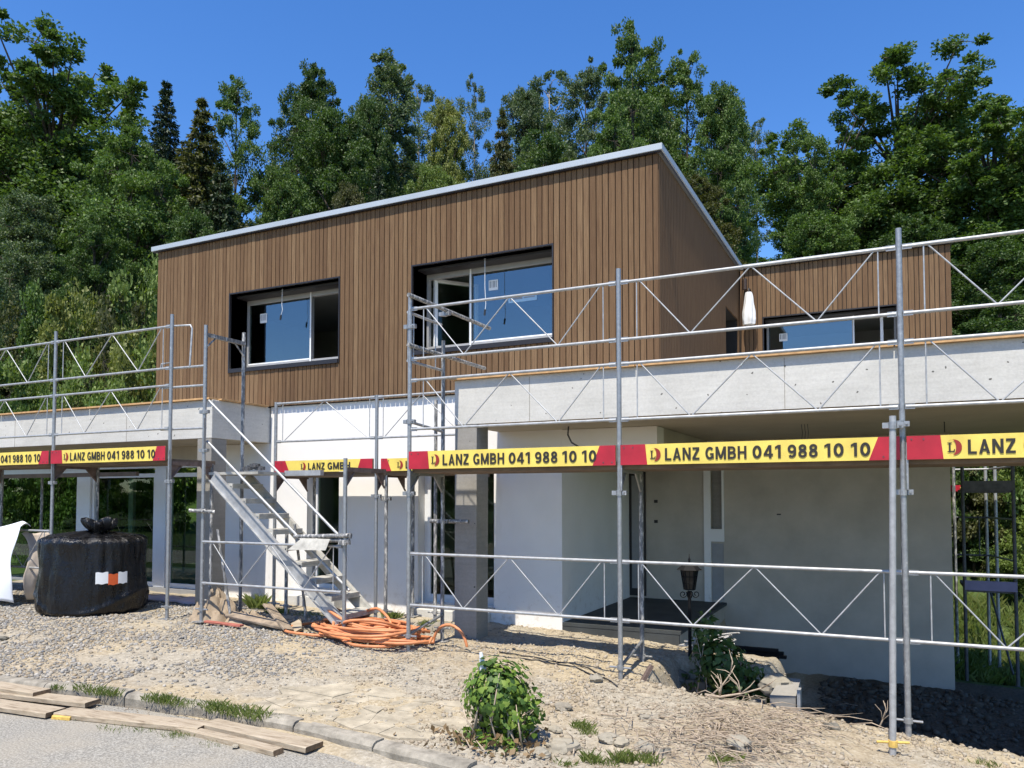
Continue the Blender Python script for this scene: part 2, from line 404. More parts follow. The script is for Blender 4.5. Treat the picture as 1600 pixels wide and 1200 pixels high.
# ------------------------------------------------------------------ mesh building
ROOT = {}
def rootloc(o):
    while o is not None and o.parent is not None:
        o = o.parent
    return Vector(o.location) if o is not None else Vector((0, 0, 0))
def link(name, me, parent=None, loc=(0, 0, 0)):
    o = bpy.data.objects.new(name, me)
    COL.objects.link(o)
    if parent is not None:
        o.parent = parent
    o.location = loc
    return o
def tag(o, label=None, cat=None, group=None, kind=None):
    if label: o['label'] = label
    if cat: o['category'] = cat
    if group: o['group'] = group
    if kind: o['kind'] = kind
    return o
def thing(name, label, cat, loc=(0, 0, 0), group=None):
    o = bpy.data.objects.new(name, None)
    o.empty_display_size = 0.2
    COL.objects.link(o)
    o.location = loc
    return tag(o, label, cat, group)
class MB:
    def __init__(s):
        s.v = []; s.f = []; s.m = []
    def quad(s, a, b, c, d, mi=0):
        k = len(s.v); s.v += [tuple(a), tuple(b), tuple(c), tuple(d)]; s.f.append((k, k + 1, k + 2, k + 3)); s.m.append(mi)
    def poly(s, pts, mi=0):
        k = len(s.v); s.v += [tuple(p) for p in pts]; s.f.append(tuple(range(k, k + len(pts)))); s.m.append(mi)
    def box(s, x0, x1, y0, y1, z0, z1, mi=0, front=None):
        k = len(s.v)
        s.v += [(x0, y0, z0), (x1, y0, z0), (x1, y1, z0), (x0, y1, z0), (x0, y0, z1), (x1, y0, z1), (x1, y1, z1), (x0, y1, z1)]
        for q, (a, b, c, d) in enumerate(((0, 3, 2, 1), (4, 5, 6, 7), (0, 1, 5, 4), (1, 2, 6, 5), (2, 3, 7, 6), (3, 0, 4, 7))):
            s.f.append((k + a, k + b, k + c, k + d)); s.m.append(front if (front is not None and q == 2) else mi)
        return s
    def obox(s, c, ax, ay, az, mi=0):                     # oriented box: centre and three half axes
        c, ax, ay, az = map(Vector, (c, ax, ay, az))
        k = len(s.v)
        for sx, sy, sz in ((-1, -1, -1), (1, -1, -1), (1, 1, -1), (-1, 1, -1), (-1, -1, 1), (1, -1, 1), (1, 1, 1), (-1, 1, 1)):
            s.v.append(tuple(c + ax * sx + ay * sy + az * sz))
        for a, b, c_, d in ((0, 3, 2, 1), (4, 5, 6, 7), (0, 1, 5, 4), (1, 2, 6, 5), (2, 3, 7, 6), (3, 0, 4, 7)):
            s.f.append((k + a, k + b, k + c_, k + d)); s.m.append(mi)
        return s
    def tube(s, pts, r, n=10, mi=0, cap=True):
        pts = [Vector(p) for p in pts]
        rr = r if isinstance(r, (list, tuple)) else [r] * len(pts)
        rings = []
        t = (pts[1] - pts[0]).normalized()
        a = t.orthogonal().normalized()
        for i, p in enumerate(pts):
            t2 = (pts[min(i + 1, len(pts) - 1)] - pts[max(i - 1, 0)])
            t2 = t2.normalized() if t2.length > 1e-9 else t
            a = (a - t2 * a.dot(t2))
            a = a.normalized() if a.length > 1e-6 else t2.orthogonal().normalized()
            b = t2.cross(a)
            k = len(s.v)
            for j in range(n):
                an = 2 * math.pi * j / n
                s.v.append(tuple(p + (a * math.cos(an) + b * math.sin(an)) * rr[i]))
            rings.append(k); t = t2
        for k0, k1 in zip(rings, rings[1:]):
            for j in range(n):
                s.f.append((k0 + j, k0 + (j + 1) % n, k1 + (j + 1) % n, k1 + j)); s.m.append(mi)
        if cap:
            s.f.append(tuple(rings[0] + j for j in reversed(range(n)))); s.m.append(mi)
            s.f.append(tuple(rings[-1] + j for j in range(n))); s.m.append(mi)
        return s
    def grid(s, fn, nu, nv, mi=0, wrap=False):
        k = len(s.v)
        for j in range(nv + 1):
            for i in range(nu + (0 if wrap else 1)):
                s.v.append(tuple(fn(i / nu, j / nv)))
        w = nu if wrap else nu + 1
        for j in range(nv):
            for i in range(nu):
                i2 = (i + 1) % w
                s.f.append((k + j * w + i, k + j * w + i2, k + (j + 1) * w + i2, k + (j + 1) * w + i)); s.m.append(mi)
        return s
    def build(s, name, mats, parent=None, smooth=False, bevel=0.0, auto=None):
        off = rootloc(parent)
        me = bpy.data.meshes.new(name)
        me.from_pydata([(x - off.x, y - off.y, z - off.z) for x, y, z in s.v], [], s.f)
        if not isinstance(mats, (list, tuple)): mats = [mats]
        for q in mats: me.materials.append(q if not isinstance(q, str) else M[q])
        me.polygons.foreach_set('material_index', s.m)
        if smooth:
            me.polygons.foreach_set('use_smooth', [True] * len(s.f))
            if auto: me.set_sharp_from_angle(angle=R(auto))
        me.update()
        o = link(name, me, parent)
        if bevel:
            md = o.modifiers.new('bevel', 'BEVEL'); md.width = bevel; md.segments = 2; md.limit_method = 'ANGLE'
        return o
def tube_obj(name, a, b, r, m, parent, n=12):
    return MB().tube([a, b], r, n).build(name, m, parent, True, auto=50)
def wall_holes(mb, x0, x1, z0, z1, y0, y1, holes, mi=0, rmi=None):
    xs = sorted({x0, x1, *[h[0] for h in holes], *[h[1] for h in holes]})
    zs = sorted({z0, z1, *[h[2] for h in holes], *[h[3] for h in holes]})
    xs = [x for x in xs if x0 <= x <= x1]; zs = [z for z in zs if z0 <= z <= z1]
    rmi = mi if rmi is None else rmi
    def solid(i, j):
        if i < 0 or j < 0 or i >= len(xs) - 1 or j >= len(zs) - 1: return False
        cx, cz = (xs[i] + xs[i + 1]) / 2, (zs[j] + zs[j + 1]) / 2
        return not any(h[0] < cx < h[1] and h[2] < cz < h[3] for h in holes)
    for i in range(len(xs) - 1):
        for j in range(len(zs) - 1):
            if not solid(i, j): continue
            a, b, c, d = xs[i], xs[i + 1], zs[j], zs[j + 1]
            mb.quad((a, y0, c), (b, y0, c), (b, y0, d), (a, y0, d), mi)
            mb.quad((b, y1, c), (a, y1, c), (a, y1, d), (b, y1, d), mi)
            if not solid(i - 1, j): mb.quad((a, y1, c), (a, y0, c), (a, y0, d), (a, y1, d), rmi)
            if not solid(i + 1, j): mb.quad((b, y0, c), (b, y1, c), (b, y1, d), (b, y0, d), rmi)
            if not solid(i, j - 1): mb.quad((a, y1, c), (b, y1, c), (b, y0, c), (a, y0, c), rmi)
            if not solid(i, j + 1): mb.quad((a, y0, d), (b, y0, d), (b, y1, d), (a, y1, d), rmi)
def np_mesh(name, V, F, m, smooth=False):
    """V (n,3), F (k,c) arrays -> mesh"""
    me = bpy.data.meshes.new(name)
    V = np.asarray(V, np.float32); F = np.asarray(F, np.int32)
    k, c = F.shape
    me.vertices.add(len(V)); me.vertices.foreach_set('co', V.ravel())
    me.loops.add(k * c); me.loops.foreach_set('vertex_index', F.ravel())
    me.polygons.add(k)
    me.polygons.foreach_set('loop_start', np.arange(0, k * c, c, dtype=np.int32))
    me.polygons.foreach_set('loop_total', np.full(k, c, np.int32))
    if smooth: me.polygons.foreach_set('use_smooth', np.ones(k, bool))
    me.materials.append(m)
    me.update(calc_edges=True)
    return me

# ------------------------------------------------------------------ ground
def ss(a, b, x):
    t = min(1.0, max(0.0, (x - a) / (b - a)))
    return t * t * (3 - 2 * t)
def lerp_tab(tab, x):
    if x <= tab[0][0]: return tab[0][1]
    for (a, va), (b, vb) in zip(tab, tab[1:]):
        if x <= b: return va + (vb - va) * (x - a) / (b - a)
    return tab[-1][1]
TA = [(-15, -1.61), (-8.8, -1.64), (-4.93, -1.72), (-2.44, -1.81), (-1, -1.905), (0, -1.995), (1, -2.10), (2.5, -2.3)]
TB = [(-15, -1.80), (-7, -1.80), (-4.6, -1.82), (-2.8, -1.86), (-1, -1.90), (0, -1.96), (2.5, -2.15)]
KERB = [(-15.0, 4.1), (-9.5, 4.5), (-7.9, 4.66), (-7.1, 4.77), (-6.17, 4.88), (-4.62, 4.93), (-4.05, 4.84), (-2.83, 4.70), (-2.3, 4.62)]
def kerb_y(x): return lerp_tab(KERB, x)
def ground_h(x, y, rough=True):
    za, zb = lerp_tab(TA, x), lerp_tab(TB, x)
    t = ss(4.9, 7.3, y)
    z = zb + (za - zb) * t
    if y > 7.3: z = za - 0.02 * ss(7.3, 9.6, y)
    # the heap in the foreground, falling to the road edge
    if x > -2.9 and y < 5.2:
        z += (-0.10) * ss(-2.9, -2.4, x) * ss(5.2, 3.6, y)
    z += 0.07 * ss(1.3, 0.3, math.hypot((x + 3.0) / 1.3, (y - 8.0) / 0.9)) * ss(7.2, 8, y)
    # carport pit
    pit = ss(-1.40, -1.0, x + 0.12 * math.sin(y * 3.1)) * ss(7.45, 8.0, y) * ss(13.6, 12.7, y)
    under = ss(-2.45, -2.35, x) * ss(9.65, 9.9, y) * ss(13.6, 12.7, y)
    trench = ss(-2.35, -1.9, x) * ss(7.45, 7.80, y) * ss(8.98, 8.80, y)
    zp = -2.66 - 0.30 * ss(12.5, 9.8, y) - 0.05 * max(0, x)
    z = z + (zp - z) * max(pit, under)
    z = z + (-2.55 - z) * trench * (1 - pit)
    # ground outside the plot
    if y > 12.6 or x > 1.6:
        o = max(ss(12.6, 13.6, y) * ss(0.2, 0.8, x), ss(1.6, 3.5, x) * ss(9, 12, y))
        z = z + (-2.85 - z) * o
    s = y + 0.45 * max(0.0, -x - 13.0)
    z += 0.42 * min(34.0, max(0.0, s - 16.2))
    if y < 3.5: z += -0.05 * ss(3.5, -6, y)
    if rough and -15 < x < 4 and 3 < y < 13:
        k = 1.0 if x > -6.0 else 0.6
        z += k * (0.035 * mn.noise((x * 1.7, y * 1.7, 3.1)) + 0.022 * mn.noise((x * 4.6, y * 4.6, 1.7)) + 0.013 * mn.noise((x * 12, y * 12, 5.2)))
        if x > -3.2: z += 0.018 * abs(mn.noise((x * 8, y * 8, 9.2))) * 1.5
    return z
ROADZ = -1.885
def on_road(x, y): return x < -2.35 and y < kerb_y(x) - 0.02
def axis(parts):
    out = []
    for a, b, st in parts:
        n = max(1, int(round((b - a) / st)))
        out += [a + (b - a) * i / n for i in range(n)]
    out.append(parts[-1][1])
    return out
def build_ground():
    xs = axis([(-400, -60, 34), (-60, -16, 2.2), (-16, -9, 0.14), (-9, 2.2, 0.042), (2.2, 6, 0.25), (6, 60, 4), (60, 400, 34)])
    ys = axis([(-300, -20, 28), (-20, 3.2, 1.6), (3.2, 9.8, 0.042), (9.8, 13.4, 0.12), (13.4, 24, 0.7), (24, 110, 3.5), (110, 420, 40)])
    V = np.empty((len(ys), len(xs), 3), np.float32)
    for j, y in enumerate(ys):
        for i, x in enumerate(xs):
            z = ground_h(x, y)
            if x < -2.35 and y < kerb_y(x) + 0.07:
                rz = ROADZ - 0.012 * max(0, x + 6)
                q = ss(0.42, 0.02, kerb_y(x) - y) * ss(-7.5, -4.0, x)
                z = min(z, rz - 0.06 + 0.085 * q + 0.03 * q * mn.noise((x * 3, y * 3, 2)))
            V[j, i] = (x, y, z)
    nx, ny = len(xs), len(ys)
    idx = np.arange(nx * ny).reshape(ny, nx)
    F = np.stack([idx[:-1, :-1], idx[:-1, 1:], idx[1:, 1:], idx[1:, :-1]], -1).reshape(-1, 4)
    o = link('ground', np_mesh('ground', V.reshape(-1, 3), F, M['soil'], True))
    tag(o, kind='structure')
build_ground()
def build_road():
    mb = MB()
    pts = []
    for i in range(61):
        x = -40 + (-1.9 + 40) * i / 60
        pts.append((x, kerb_y(x) - 0.03))
    nrow = 14
    def fn(u, v):
        x = -40 + 38.1 * u
        y1 = kerb_y(x) - 0.06
        y = -18 + (y1 + 18) * (1 - (1 - v) ** 2)
        return (x, y, ROADZ - 0.012 * max(0, x + 6) - 0.012 * max(0.0, 4 - y) + 0.006 * mn.noise((x, y, 0)))
    mb.grid(fn, 120, 30)
    o = mb.build('road', 'asphalt', None, True)
    tag(o, kind='structure')
    # kerb: one stone per metre
    kb = thing('kerb', None, None, (-5, 4.8, ROADZ))
    tag(kb, kind='structure')
    x = -12.2
    k = 0
    while x < -2.45:
        ln = 0.98 if x < -4.5 else 0.86
        x2 = min(x + ln, -2.4)
        a, b = Vector((x + 0.006, kerb_y(x), 0)), Vector((x2 - 0.006, kerb_y(x2), 0))
        t = (b - a).normalized(); nrm = Vector((-t.y, t.x, 0))
        top = -1.775 - 0.022 * max(0, (x + 7) / 1.5) + rnd.uniform(-0.006, 0.006)
        m2 = MB()
        w = 0.13
        sec = [(0.0, -0.25), (0.0, -0.035), (0.02, -0.008), (0.045, 0.0), (w, 0.0), (w, -0.25)]
        n = 6
        k0 = len(m2.v)
        for i in range(n + 1):
            p = a.lerp(b, i / n)
            for (dy, dz) in sec:
                m2.v.append(tuple(p + nrm * (dy + 0.004 * mn.noise((p.x * 3, dy * 9, 1))) + Vector((0, 0, top + dz + 0.005 * mn.noise((p.x * 6, dy * 20, 4))))))
        q = len(sec)
        for i in range(n):
            for j in range(q - 1):
                m2.f.append((k0 + i * q + j, k0 + (i + 1) * q + j, k0 + (i + 1) * q + j + 1, k0 + i * q + j + 1)); m2.m.append(0)
        m2.f.append(tuple(k0 + j for j in range(q))); m2.m.append(0)
        m2.f.append(tuple(k0 + n * q + j for j in reversed(range(q)))); m2.m.append(0)
        m2.build('kerb_stone', 'kerb', kb)
        x = x2
build_road()

# ------------------------------------------------------------------ house
ZS0, ZS1 = 0.907, 1.462          # terrace slab underside and top
YF, YW, YP = 8.40, 9.54, 9.60    # slab front, timber face, rendered wall face
XL, XR = -11.75, -2.62           # timber box
ZT = 4.47                        # roof edge top
YB = 15.30                       # set back timber face
XR2 = 0.95
W1 = (-9.98, -7.685, 2.115, 3.412)
W2 = (-6.325, -4.087, 2.12, 3.406)
W3 = (-2.18, 0.085, 2.12, 3.415)
house = thing('house', 'new flat roofed house with brown timber upper storey and concrete terrace slabs', 'house', (-5, 10, -1.7))

# one board mesh shared by every cladding board (unit size, chamfered front)
def unit_board():
    me = bpy.data.meshes.new('cladding_board')
    c = 0.045
    sec = [(0, 0), (0, -0.8), (c, -1), (1 - c, -1), (1, -0.8), (1, 0)]
    v = [(x, y, z) for z in (0, 1) for x, y in sec]
    n = len(sec)
    f = [(i, i + 1, n + i + 1, n + i) for i in range(n - 1)] + [tuple(reversed(range(n))), tuple(range(n, 2 * n))]
    me.from_pydata(v, [], f)
    me.materials.append(M['wood'])
    me.update()
    return me
BOARD = unit_board()
hl = rootloc(house)
def board(parent, x, w, z0, z1, y):
    o = link('cladding_board', BOARD, parent, (x - hl.x, y - hl.y, z0 - hl.z))
    o.scale = (w, 0.022 + rnd.uniform(-0.002, 0.002), z1 - z0)
def clad(parent, x0, x1, z0, z1, y, holes):
    edges = sorted({x0, x1, *[e for h in holes for e in h[:2]]})
    for a, b in zip(edges, edges[1:]):
        n = max(1, round((b - a) / 0.083))
        ws = [rnd.choice((0.88, 0.95, 1.0, 1.05, 1.14)) for _ in range(n)]
        k = (b - a) / sum(ws)
        x = a
        hit = [h for h in holes if h[0] - 1e-6 <= a and b <= h[1] + 1e-6]
        for w in ws:
            w *= k
            if hit:
                board(parent, x + 0.003, w - 0.0095, z0, hit[0][2] - 0.03, y)
                board(parent, x + 0.003, w - 0.0095, hit[0][3] + 0.012, z1, y)
            else:
                board(parent, x + 0.003, w - 0.0095, z0, z1, y)
            x += w
def timber_walls():
    mb = MB()
    wall_holes(mb, XL + 0.02, XR - 0.03, 1.47, 4.37, YW + 0.03, YW + 0.40, [W1, W2])
    w = mb.build('timber_wall', 'membrane', house)
    clad(w, XL, XR, 1.478, 4.372, YW + 0.022, [(W1[0] - 0.02, W1[1] + 0.02, W1[2], W1[3]), (W2[0] - 0.02, W2[1] + 0.02, W2[2], W2[3])])
    mb = MB()
    wall_holes(mb, XR - 0.02, XR2 - 0.02, 1.47, 4.38, YB + 0.03, YB + 0.36, [W3])
    w = mb.build('timber_wall', 'membrane', house)
    clad(w, XR + 0.01, XR2, 1.475, 4.39, YB + 0.022, [(W3[0] - 0.02, W3[1] + 0.02, W3[2], W3[3])])
    # side wall of the box, its narrow boards seen edge-on and joined
    mb = MB()
    door = (13.92, 15.06, 1.47, 3.38)
    def flip(mbx, x_out):
        mbx.v = [(x_out - (yy), xx, zz) for xx, yy, zz in mbx.v]
    t = MB()
    wall_holes(t, YW + 0.04, YB + 0.3, 1.47, 4.37, 0.03, 0.38, [door])
    flip(t, XR)
    w = t.build('side_wall', 'membrane', house)
    t = MB()
    y = YW + 0.024
    while y < YB - 0.01:
        wd = min(rnd.choice((0.074, 0.08, 0.083, 0.09)), YB - y)
        segs = [(1.478, 4.372)]
        if y + wd > door[0] and y < door[1]:
            segs = [(3.39, 4.372)]
        for a, b in segs:
            t.box(y + 0.006, y + wd - 0.010, 0.0, 0.022 + rnd.choice((-0.004, 0, 0.003)), a, b)  # open joints, widened on this side to deepen its shade
        y += wd
    flip(t, XR)
    t.f = [tuple(reversed(f)) for f in t.f]
    o = t.build('side_cladding', 'wood', w)
    tag(o, kind='stuff')
    d = MB(); d.box(XR - 0.30, XR - 0.26, door[0], door[1], 1.47, 3.38)
    o = d.build('terrace_door', 'reveal', house)
    MB().box(XR - 0.262, XR - 0.250, door[0] + 0.08, door[1] - 0.08, 1.60, 3.29).build('pane', 'glass', o)
    # west wall, roof, ceilings, floors, inside partitions
    MB().box(XL + 0.0, XL + 0.35, YW + 0.41, YB + 0.36, 1.47, 4.37).build('west_wall', 'wood', house)
    mb = MB()
    mb.box(XL - 0.02, XR + 0.02, YW - 0.01, YB + 3.2, 4.385, 4.455)
    mb.box(XR + 0.024, XR2 + 0.02, YB - 0.01, YB + 3.2, 4.395, 4.455)
    mb.build('roof', 'roofing', house)
    # metal roof edge strips, butted
    for a in ((XL - 0.09, XR + 0.07, YW - 0.075, YW - 0.055), (XR + 0.074, XR2 + 0.07, YB - 0.075, YB - 0.055)):
        mb = MB()
        mb.box(a[0], a[1], a[2], a[3], 4.388 if a[0] < -5 else 4.40, ZT)
        mb.box(a[0], a[1], a[3] + 0.001, a[3] + 0.2, ZT - 0.014, ZT - 0.002)
        mb.build('roof_edge', 'fascia', house, bevel=0.004)
        o = MB().box(a[0] + 0.02, a[1] - 0.02, a[3] + 0.002, a[3] + 0.05, 4.374 if a[0] < -5 else 4.392, 4.384 if a[0] < -5 else 4.3945).build('drip_strip', 'reveal', house)
    MB().box(XR + 0.052, XR + 0.07, YW - 0.053, YB - 0.08, 4.388, ZT).build('roof_edge', 'fascia', house)
    MB().box(XL - 0.09, XL - 0.072, YW - 0.053, YB + 3, 4.388, ZT).build('roof_edge', 'fascia', house)
    mb = MB()
    mb.box(XL + 0.36, XR - 0.39, YW + 0.41, 15.2, 3.62, 3.72)         # ceiling
    mb.box(XL + 0.36, XR - 0.39, YW + 0.41, 15.2, 1.50, 1.60)         # floor
    mb.box(XL + 0.36, XR - 0.39, 13.3, 13.4, 1.61, 3.61)              # partition
    mb.box(-7.15, -7.05, YW + 0.41, 13.29, 1.61, 3.61)
    mb.build('upper_rooms', 'inside', house)
    mb = MB()
    mb.box(XR - 0.0, XR2 - 0.03, YB + 0.37, 19, 3.62, 3.7)
    mb.box(XR - 0.0, XR2 - 0.03, YB + 0.37, 19, 1.50, 1.6)
    mb.box(XR - 0.0, XR2 - 0.03, 18.4, 18.5, 1.61, 3.61)
    mb.box(XR2 - 0.14, XR2 - 0.0, YB + 0.37, 18.5, 1.47, 4.37)
    mb.build('rear_room', 'inside', house)
timber_walls()

def window(w, yface, split, open_left=False, name='window'):
    """dark metal-lined reveal, frame set back, one fixed pane and one open leaf"""
    x0, x1, z0, z1 = w
    yi = yface + 0.385
    mb = MB()
    t = 0.02
    mb.box(x0 - t, x0, yface - 0.012, yi, z0 - 0.03, z1 + t)
    mb.box(x1, x1 + t, yface - 0.012, yi, z0 - 0.03, z1 + t)
    mb.box(x0, x1, yface - 0.012, yi, z1, z1 + t)
    mb.box(x0, x1, yface - 0.03, yface + 0.02, z0 - 0.035, z0 + 0.03)
    win = mb.build(name, 'reveal', house)
    zb, zt = z0 + 0.10, z1 - 0.02
    mb = MB()
    mb.quad((x0, yface + 0.021, z0 + 0.032), (x1, yface + 0.021, z0 + 0.032), (x1, yi, zb), (x0, yi, zb))
    mb.quad((x0, yface + 0.021, z0 + 0.020), (x0, yi, zb - 0.015), (x1, yi, zb - 0.015), (x1, yface + 0.021, z0 + 0.020))
    mb.quad((x0, yface + 0.021, z0 + 0.020), (x1, yface + 0.021, z0 + 0.020), (x1, yface + 0.021, z0 + 0.032), (x0, yface + 0.021, z0 + 0.032))
    mb.build('sill', 'sill', win)
    fw = 0.055
    xm = split
    mb = MB()
    mb.box(x0, x1, yi + 0.001, yi + 0.07, zb, zb + fw)                     # bottom rail
    mb.box(x0, x1, yi + 0.001, yi + 0.07, zt - fw - 0.03, zt)              # head
    mb.box(x0, x0 + fw * 0.7, yi + 0.001, yi + 0.07, zb + fw, zt - fw - 0.03)
    mb.box(x1 - fw * 0.7, x1, yi + 0.001, yi + 0.07, zb + fw, zt - fw - 0.03)
    mb.box(xm - 0.035, xm - 0.001, yi - 0.004, yi + 0.072, zb + fw, zt - fw - 0.03)
    mb.build('frame', 'frame_grey', win, bevel=0.003)
    MB().box(xm - 0.02, xm + 0.004, yi - 0.012, yi - 0.005, zb + 0.002, zt - 0.01).build('mullion', 'frame_white', win)
    fx0, fx1 = (xm, x1 - fw * 0.7) if open_left else (x0 + fw * 0.7, xm - 0.035)
    MB().box(fx0, fx1, yi + 0.025, yi + 0.031, zb + fw, zt - fw - 0.03).build('pane', 'glass', win)
    MB().box(fx0, fx1, yi + 0.0, yi + 0.022, zb + fw, zb + fw + 0.02).build('glazing_strip', 'sill', win)
    # roller blind box hidden in the head
    MB().box(x0 + 0.001, x1 - 0.001, yface + 0.14, yi - 0.02, z1 - 0.035, z1 - 0.004).build('blind_box', 'reveal', win)
    return win, yi, zb, zt, fx0, fx1
def stickers(win, yi, rects):
    for x0, x1, z0, z1, m, lines in rects:
        o = MB().box(x0, x1, yi + 0.0215, yi + 0.0245, z0, z1).build('sticker', m, win)
        mb = MB()
        for a, b, c, d in lines:
            mb.box(x0 + (x1 - x0) * a, x0 + (x1 - x0) * b, yi + 0.0195, yi + 0.0212, z0 + (z1 - z0) * c, z0 + (z1 - z0) * d)
        if lines: mb.build('print', 'ink_grey', win)
BAR = [(0.10, 0.22, 0.25, 0.9), (0.32, 0.40, 0.25, 0.9), (0.50, 0.66, 0.25, 0.9), (0.76, 0.86, 0.25, 0.9)]
win1, yi, zb, zt, fx0, fx1 = window(W1, YW, -8.56)
stickers(win1, yi, [(-9.70, -9.55, 2.98, 3.14, 'sticker', BAR)])
MB().tube([(-8.93, YW + 0.10, 3.41), (-8.935, YW + 0.10, 3.15), (-8.92, YW + 0.10, 3.06), (-8.95, YW + 0.10, 2.98)], 0.004, 6).build('blind_cord', 'sticker', win1)
MB().tube([(-8.95, YW + 0.10, 2.985), (-8.965, YW + 0.10, 2.90)], 0.014, 8).build('cord_plug', 'ink', win1)
win2, yi, zb, zt, fx0, fx1 = window(W2, YW, -5.55, True)
stickers(win2, yi, [(-5.27, -5.12, 3.02, 3.17, 'sticker', BAR),
                    (-4.95, -4.50, 2.80, 2.91, 'sticker_blue', [(0.06, 0.10, 0.2, 0.8), (0.16, 0.50, 0.35, 0.65), (0.55, 0.93, 0.42, 0.56)])])
MB().tube([(-5.17, YW + 0.10, 3.40), (-5.17, YW + 0.10, 3.0), (-5.155, YW + 0.10, 2.74), (-5.165, YW + 0.10, 2.66)], 0.004, 6).build('blind_cord', 'sticker', win2)
MB().tube([(-5.165, YW + 0.10, 2.665), (-5.175, YW + 0.10, 2.58)], 0.014, 8).build('cord_plug', 'ink', win2)
# open casement of the second window, swung into the room
def casement(win, hx, yi, z0, z1, w, ang):
    d = Vector((math.cos(ang), math.sin(ang), 0)); n = Vector((-d.y, d.x, 0))
    mb = MB()
    t = 0.035; f = 0.05
    def bar(a, b, za, zb_):
        c = Vector((hx, yi, 0)) + d * ((a + b) / 2)
        mb.obox((c.x, c.y, (za + zb_) / 2), d * ((b - a) / 2), n * t, (0, 0, (zb_ - za) / 2))
    bar(0, f, z0, z1); bar(w - f, w, z0, z1); bar(f, w - f, z0, z0 + f); bar(f, w - f, z1 - f, z1)
    o = mb.build('casement', 'frame_white', win, bevel=0.003)
    c = Vector((hx, yi, 0)) + d * (w / 2)
    MB().obox((c.x, c.y, (z0 + z1) / 2), d * (w / 2 - f), n * 0.006, (0, 0, (z1 - z0) / 2 - f)).build('pane', 'glass_clear', win)
casement(win2, -6.24, yi + 0.075, zb + 0.03, zt - 0.06, 0.72, R(52))
win3, yi3, zb3, zt3, a_, b_ = window(W3, YB, -0.62, False)
stickers(win3, yi3, [(-1.95, -1.80, 3.02, 3.17, 'sticker', BAR)])
MB().box(-0.18, -0.13, yi3 + 0.0, yi3 + 0.06, zb3 + 0.06, zt3 - 0.09).build('mullion', 'frame_white', win3)

# terrace slabs
def slabs():
    mb = MB(); mb.box(-4.93, 0.75, YF, YB + 0.35, ZS0 + 0.002, ZS1); mb.box(0.75, 4.2, YF, 12.90, ZS0 + 0.002, ZS1)
    s1 = mb.build('concrete_slab', ['concrete', 'soffit'], house)
    mb = MB(); mb.box(-16.8, -9.12, YF, 12.2, 0.885, ZS1)
    s2 = mb.build('concrete_slab', ['concrete', 'soffit'], house, bevel=0.008)
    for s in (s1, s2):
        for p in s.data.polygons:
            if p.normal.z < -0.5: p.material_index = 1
    # formwork joints: thin proud burrs with a shallow shadow
    for x in (-3.9, -1.0, 1.9):
        MB().box(x, x + 0.006, YF - 0.0035, YF + 0.01, ZS0 + 0.01, ZS1 - 0.02).build('form_joint', 'concrete_col', s1)
    for x in (-11.0, -13.9):
        MB().box(x, x + 0.006, YF - 0.0035, YF + 0.01, 0.89, ZS1 - 0.02).build('form_joint', 'concrete_col', s2)
    # timber battens lying along the slab edges, two layers
    def batten(x0, x1, y0, y1, z0, z1):
        MB().box(x0, x1, y0, y1, z0, z1).build('edge_batten', 'lath', house, bevel=0.002)
    x = -4.97
    for ln in (2.4, 2.6, 2.2, 2.4):
        batten(x, x + ln - 0.012, YF - 0.055, YF + 0.12, ZS1 + 0.002, ZS1 + 0.024)
        batten(x + 0.3, x + ln + 0.2, YF - 0.03, YF + 0.06, ZS1 + 0.026, ZS1 + 0.045)
        x += ln
    x = -16.8
    for ln in (2.5, 2.4, 2.78):
        batten(x, x + ln - 0.012, YF - 0.055, YF + 0.12, ZS1 + 0.002, ZS1 + 0.028)
        x += ln
    batten(-9.23, -9.065, YF + 0.13, YW - 0.03, ZS1 + 0.002, ZS1 + 0.026)
    # columns on footings
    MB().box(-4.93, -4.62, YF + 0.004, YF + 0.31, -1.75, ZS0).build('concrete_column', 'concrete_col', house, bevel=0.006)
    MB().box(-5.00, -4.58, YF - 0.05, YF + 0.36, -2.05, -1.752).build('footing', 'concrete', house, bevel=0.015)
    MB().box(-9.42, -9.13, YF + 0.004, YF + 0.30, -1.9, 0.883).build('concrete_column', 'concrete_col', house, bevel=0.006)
slabs()

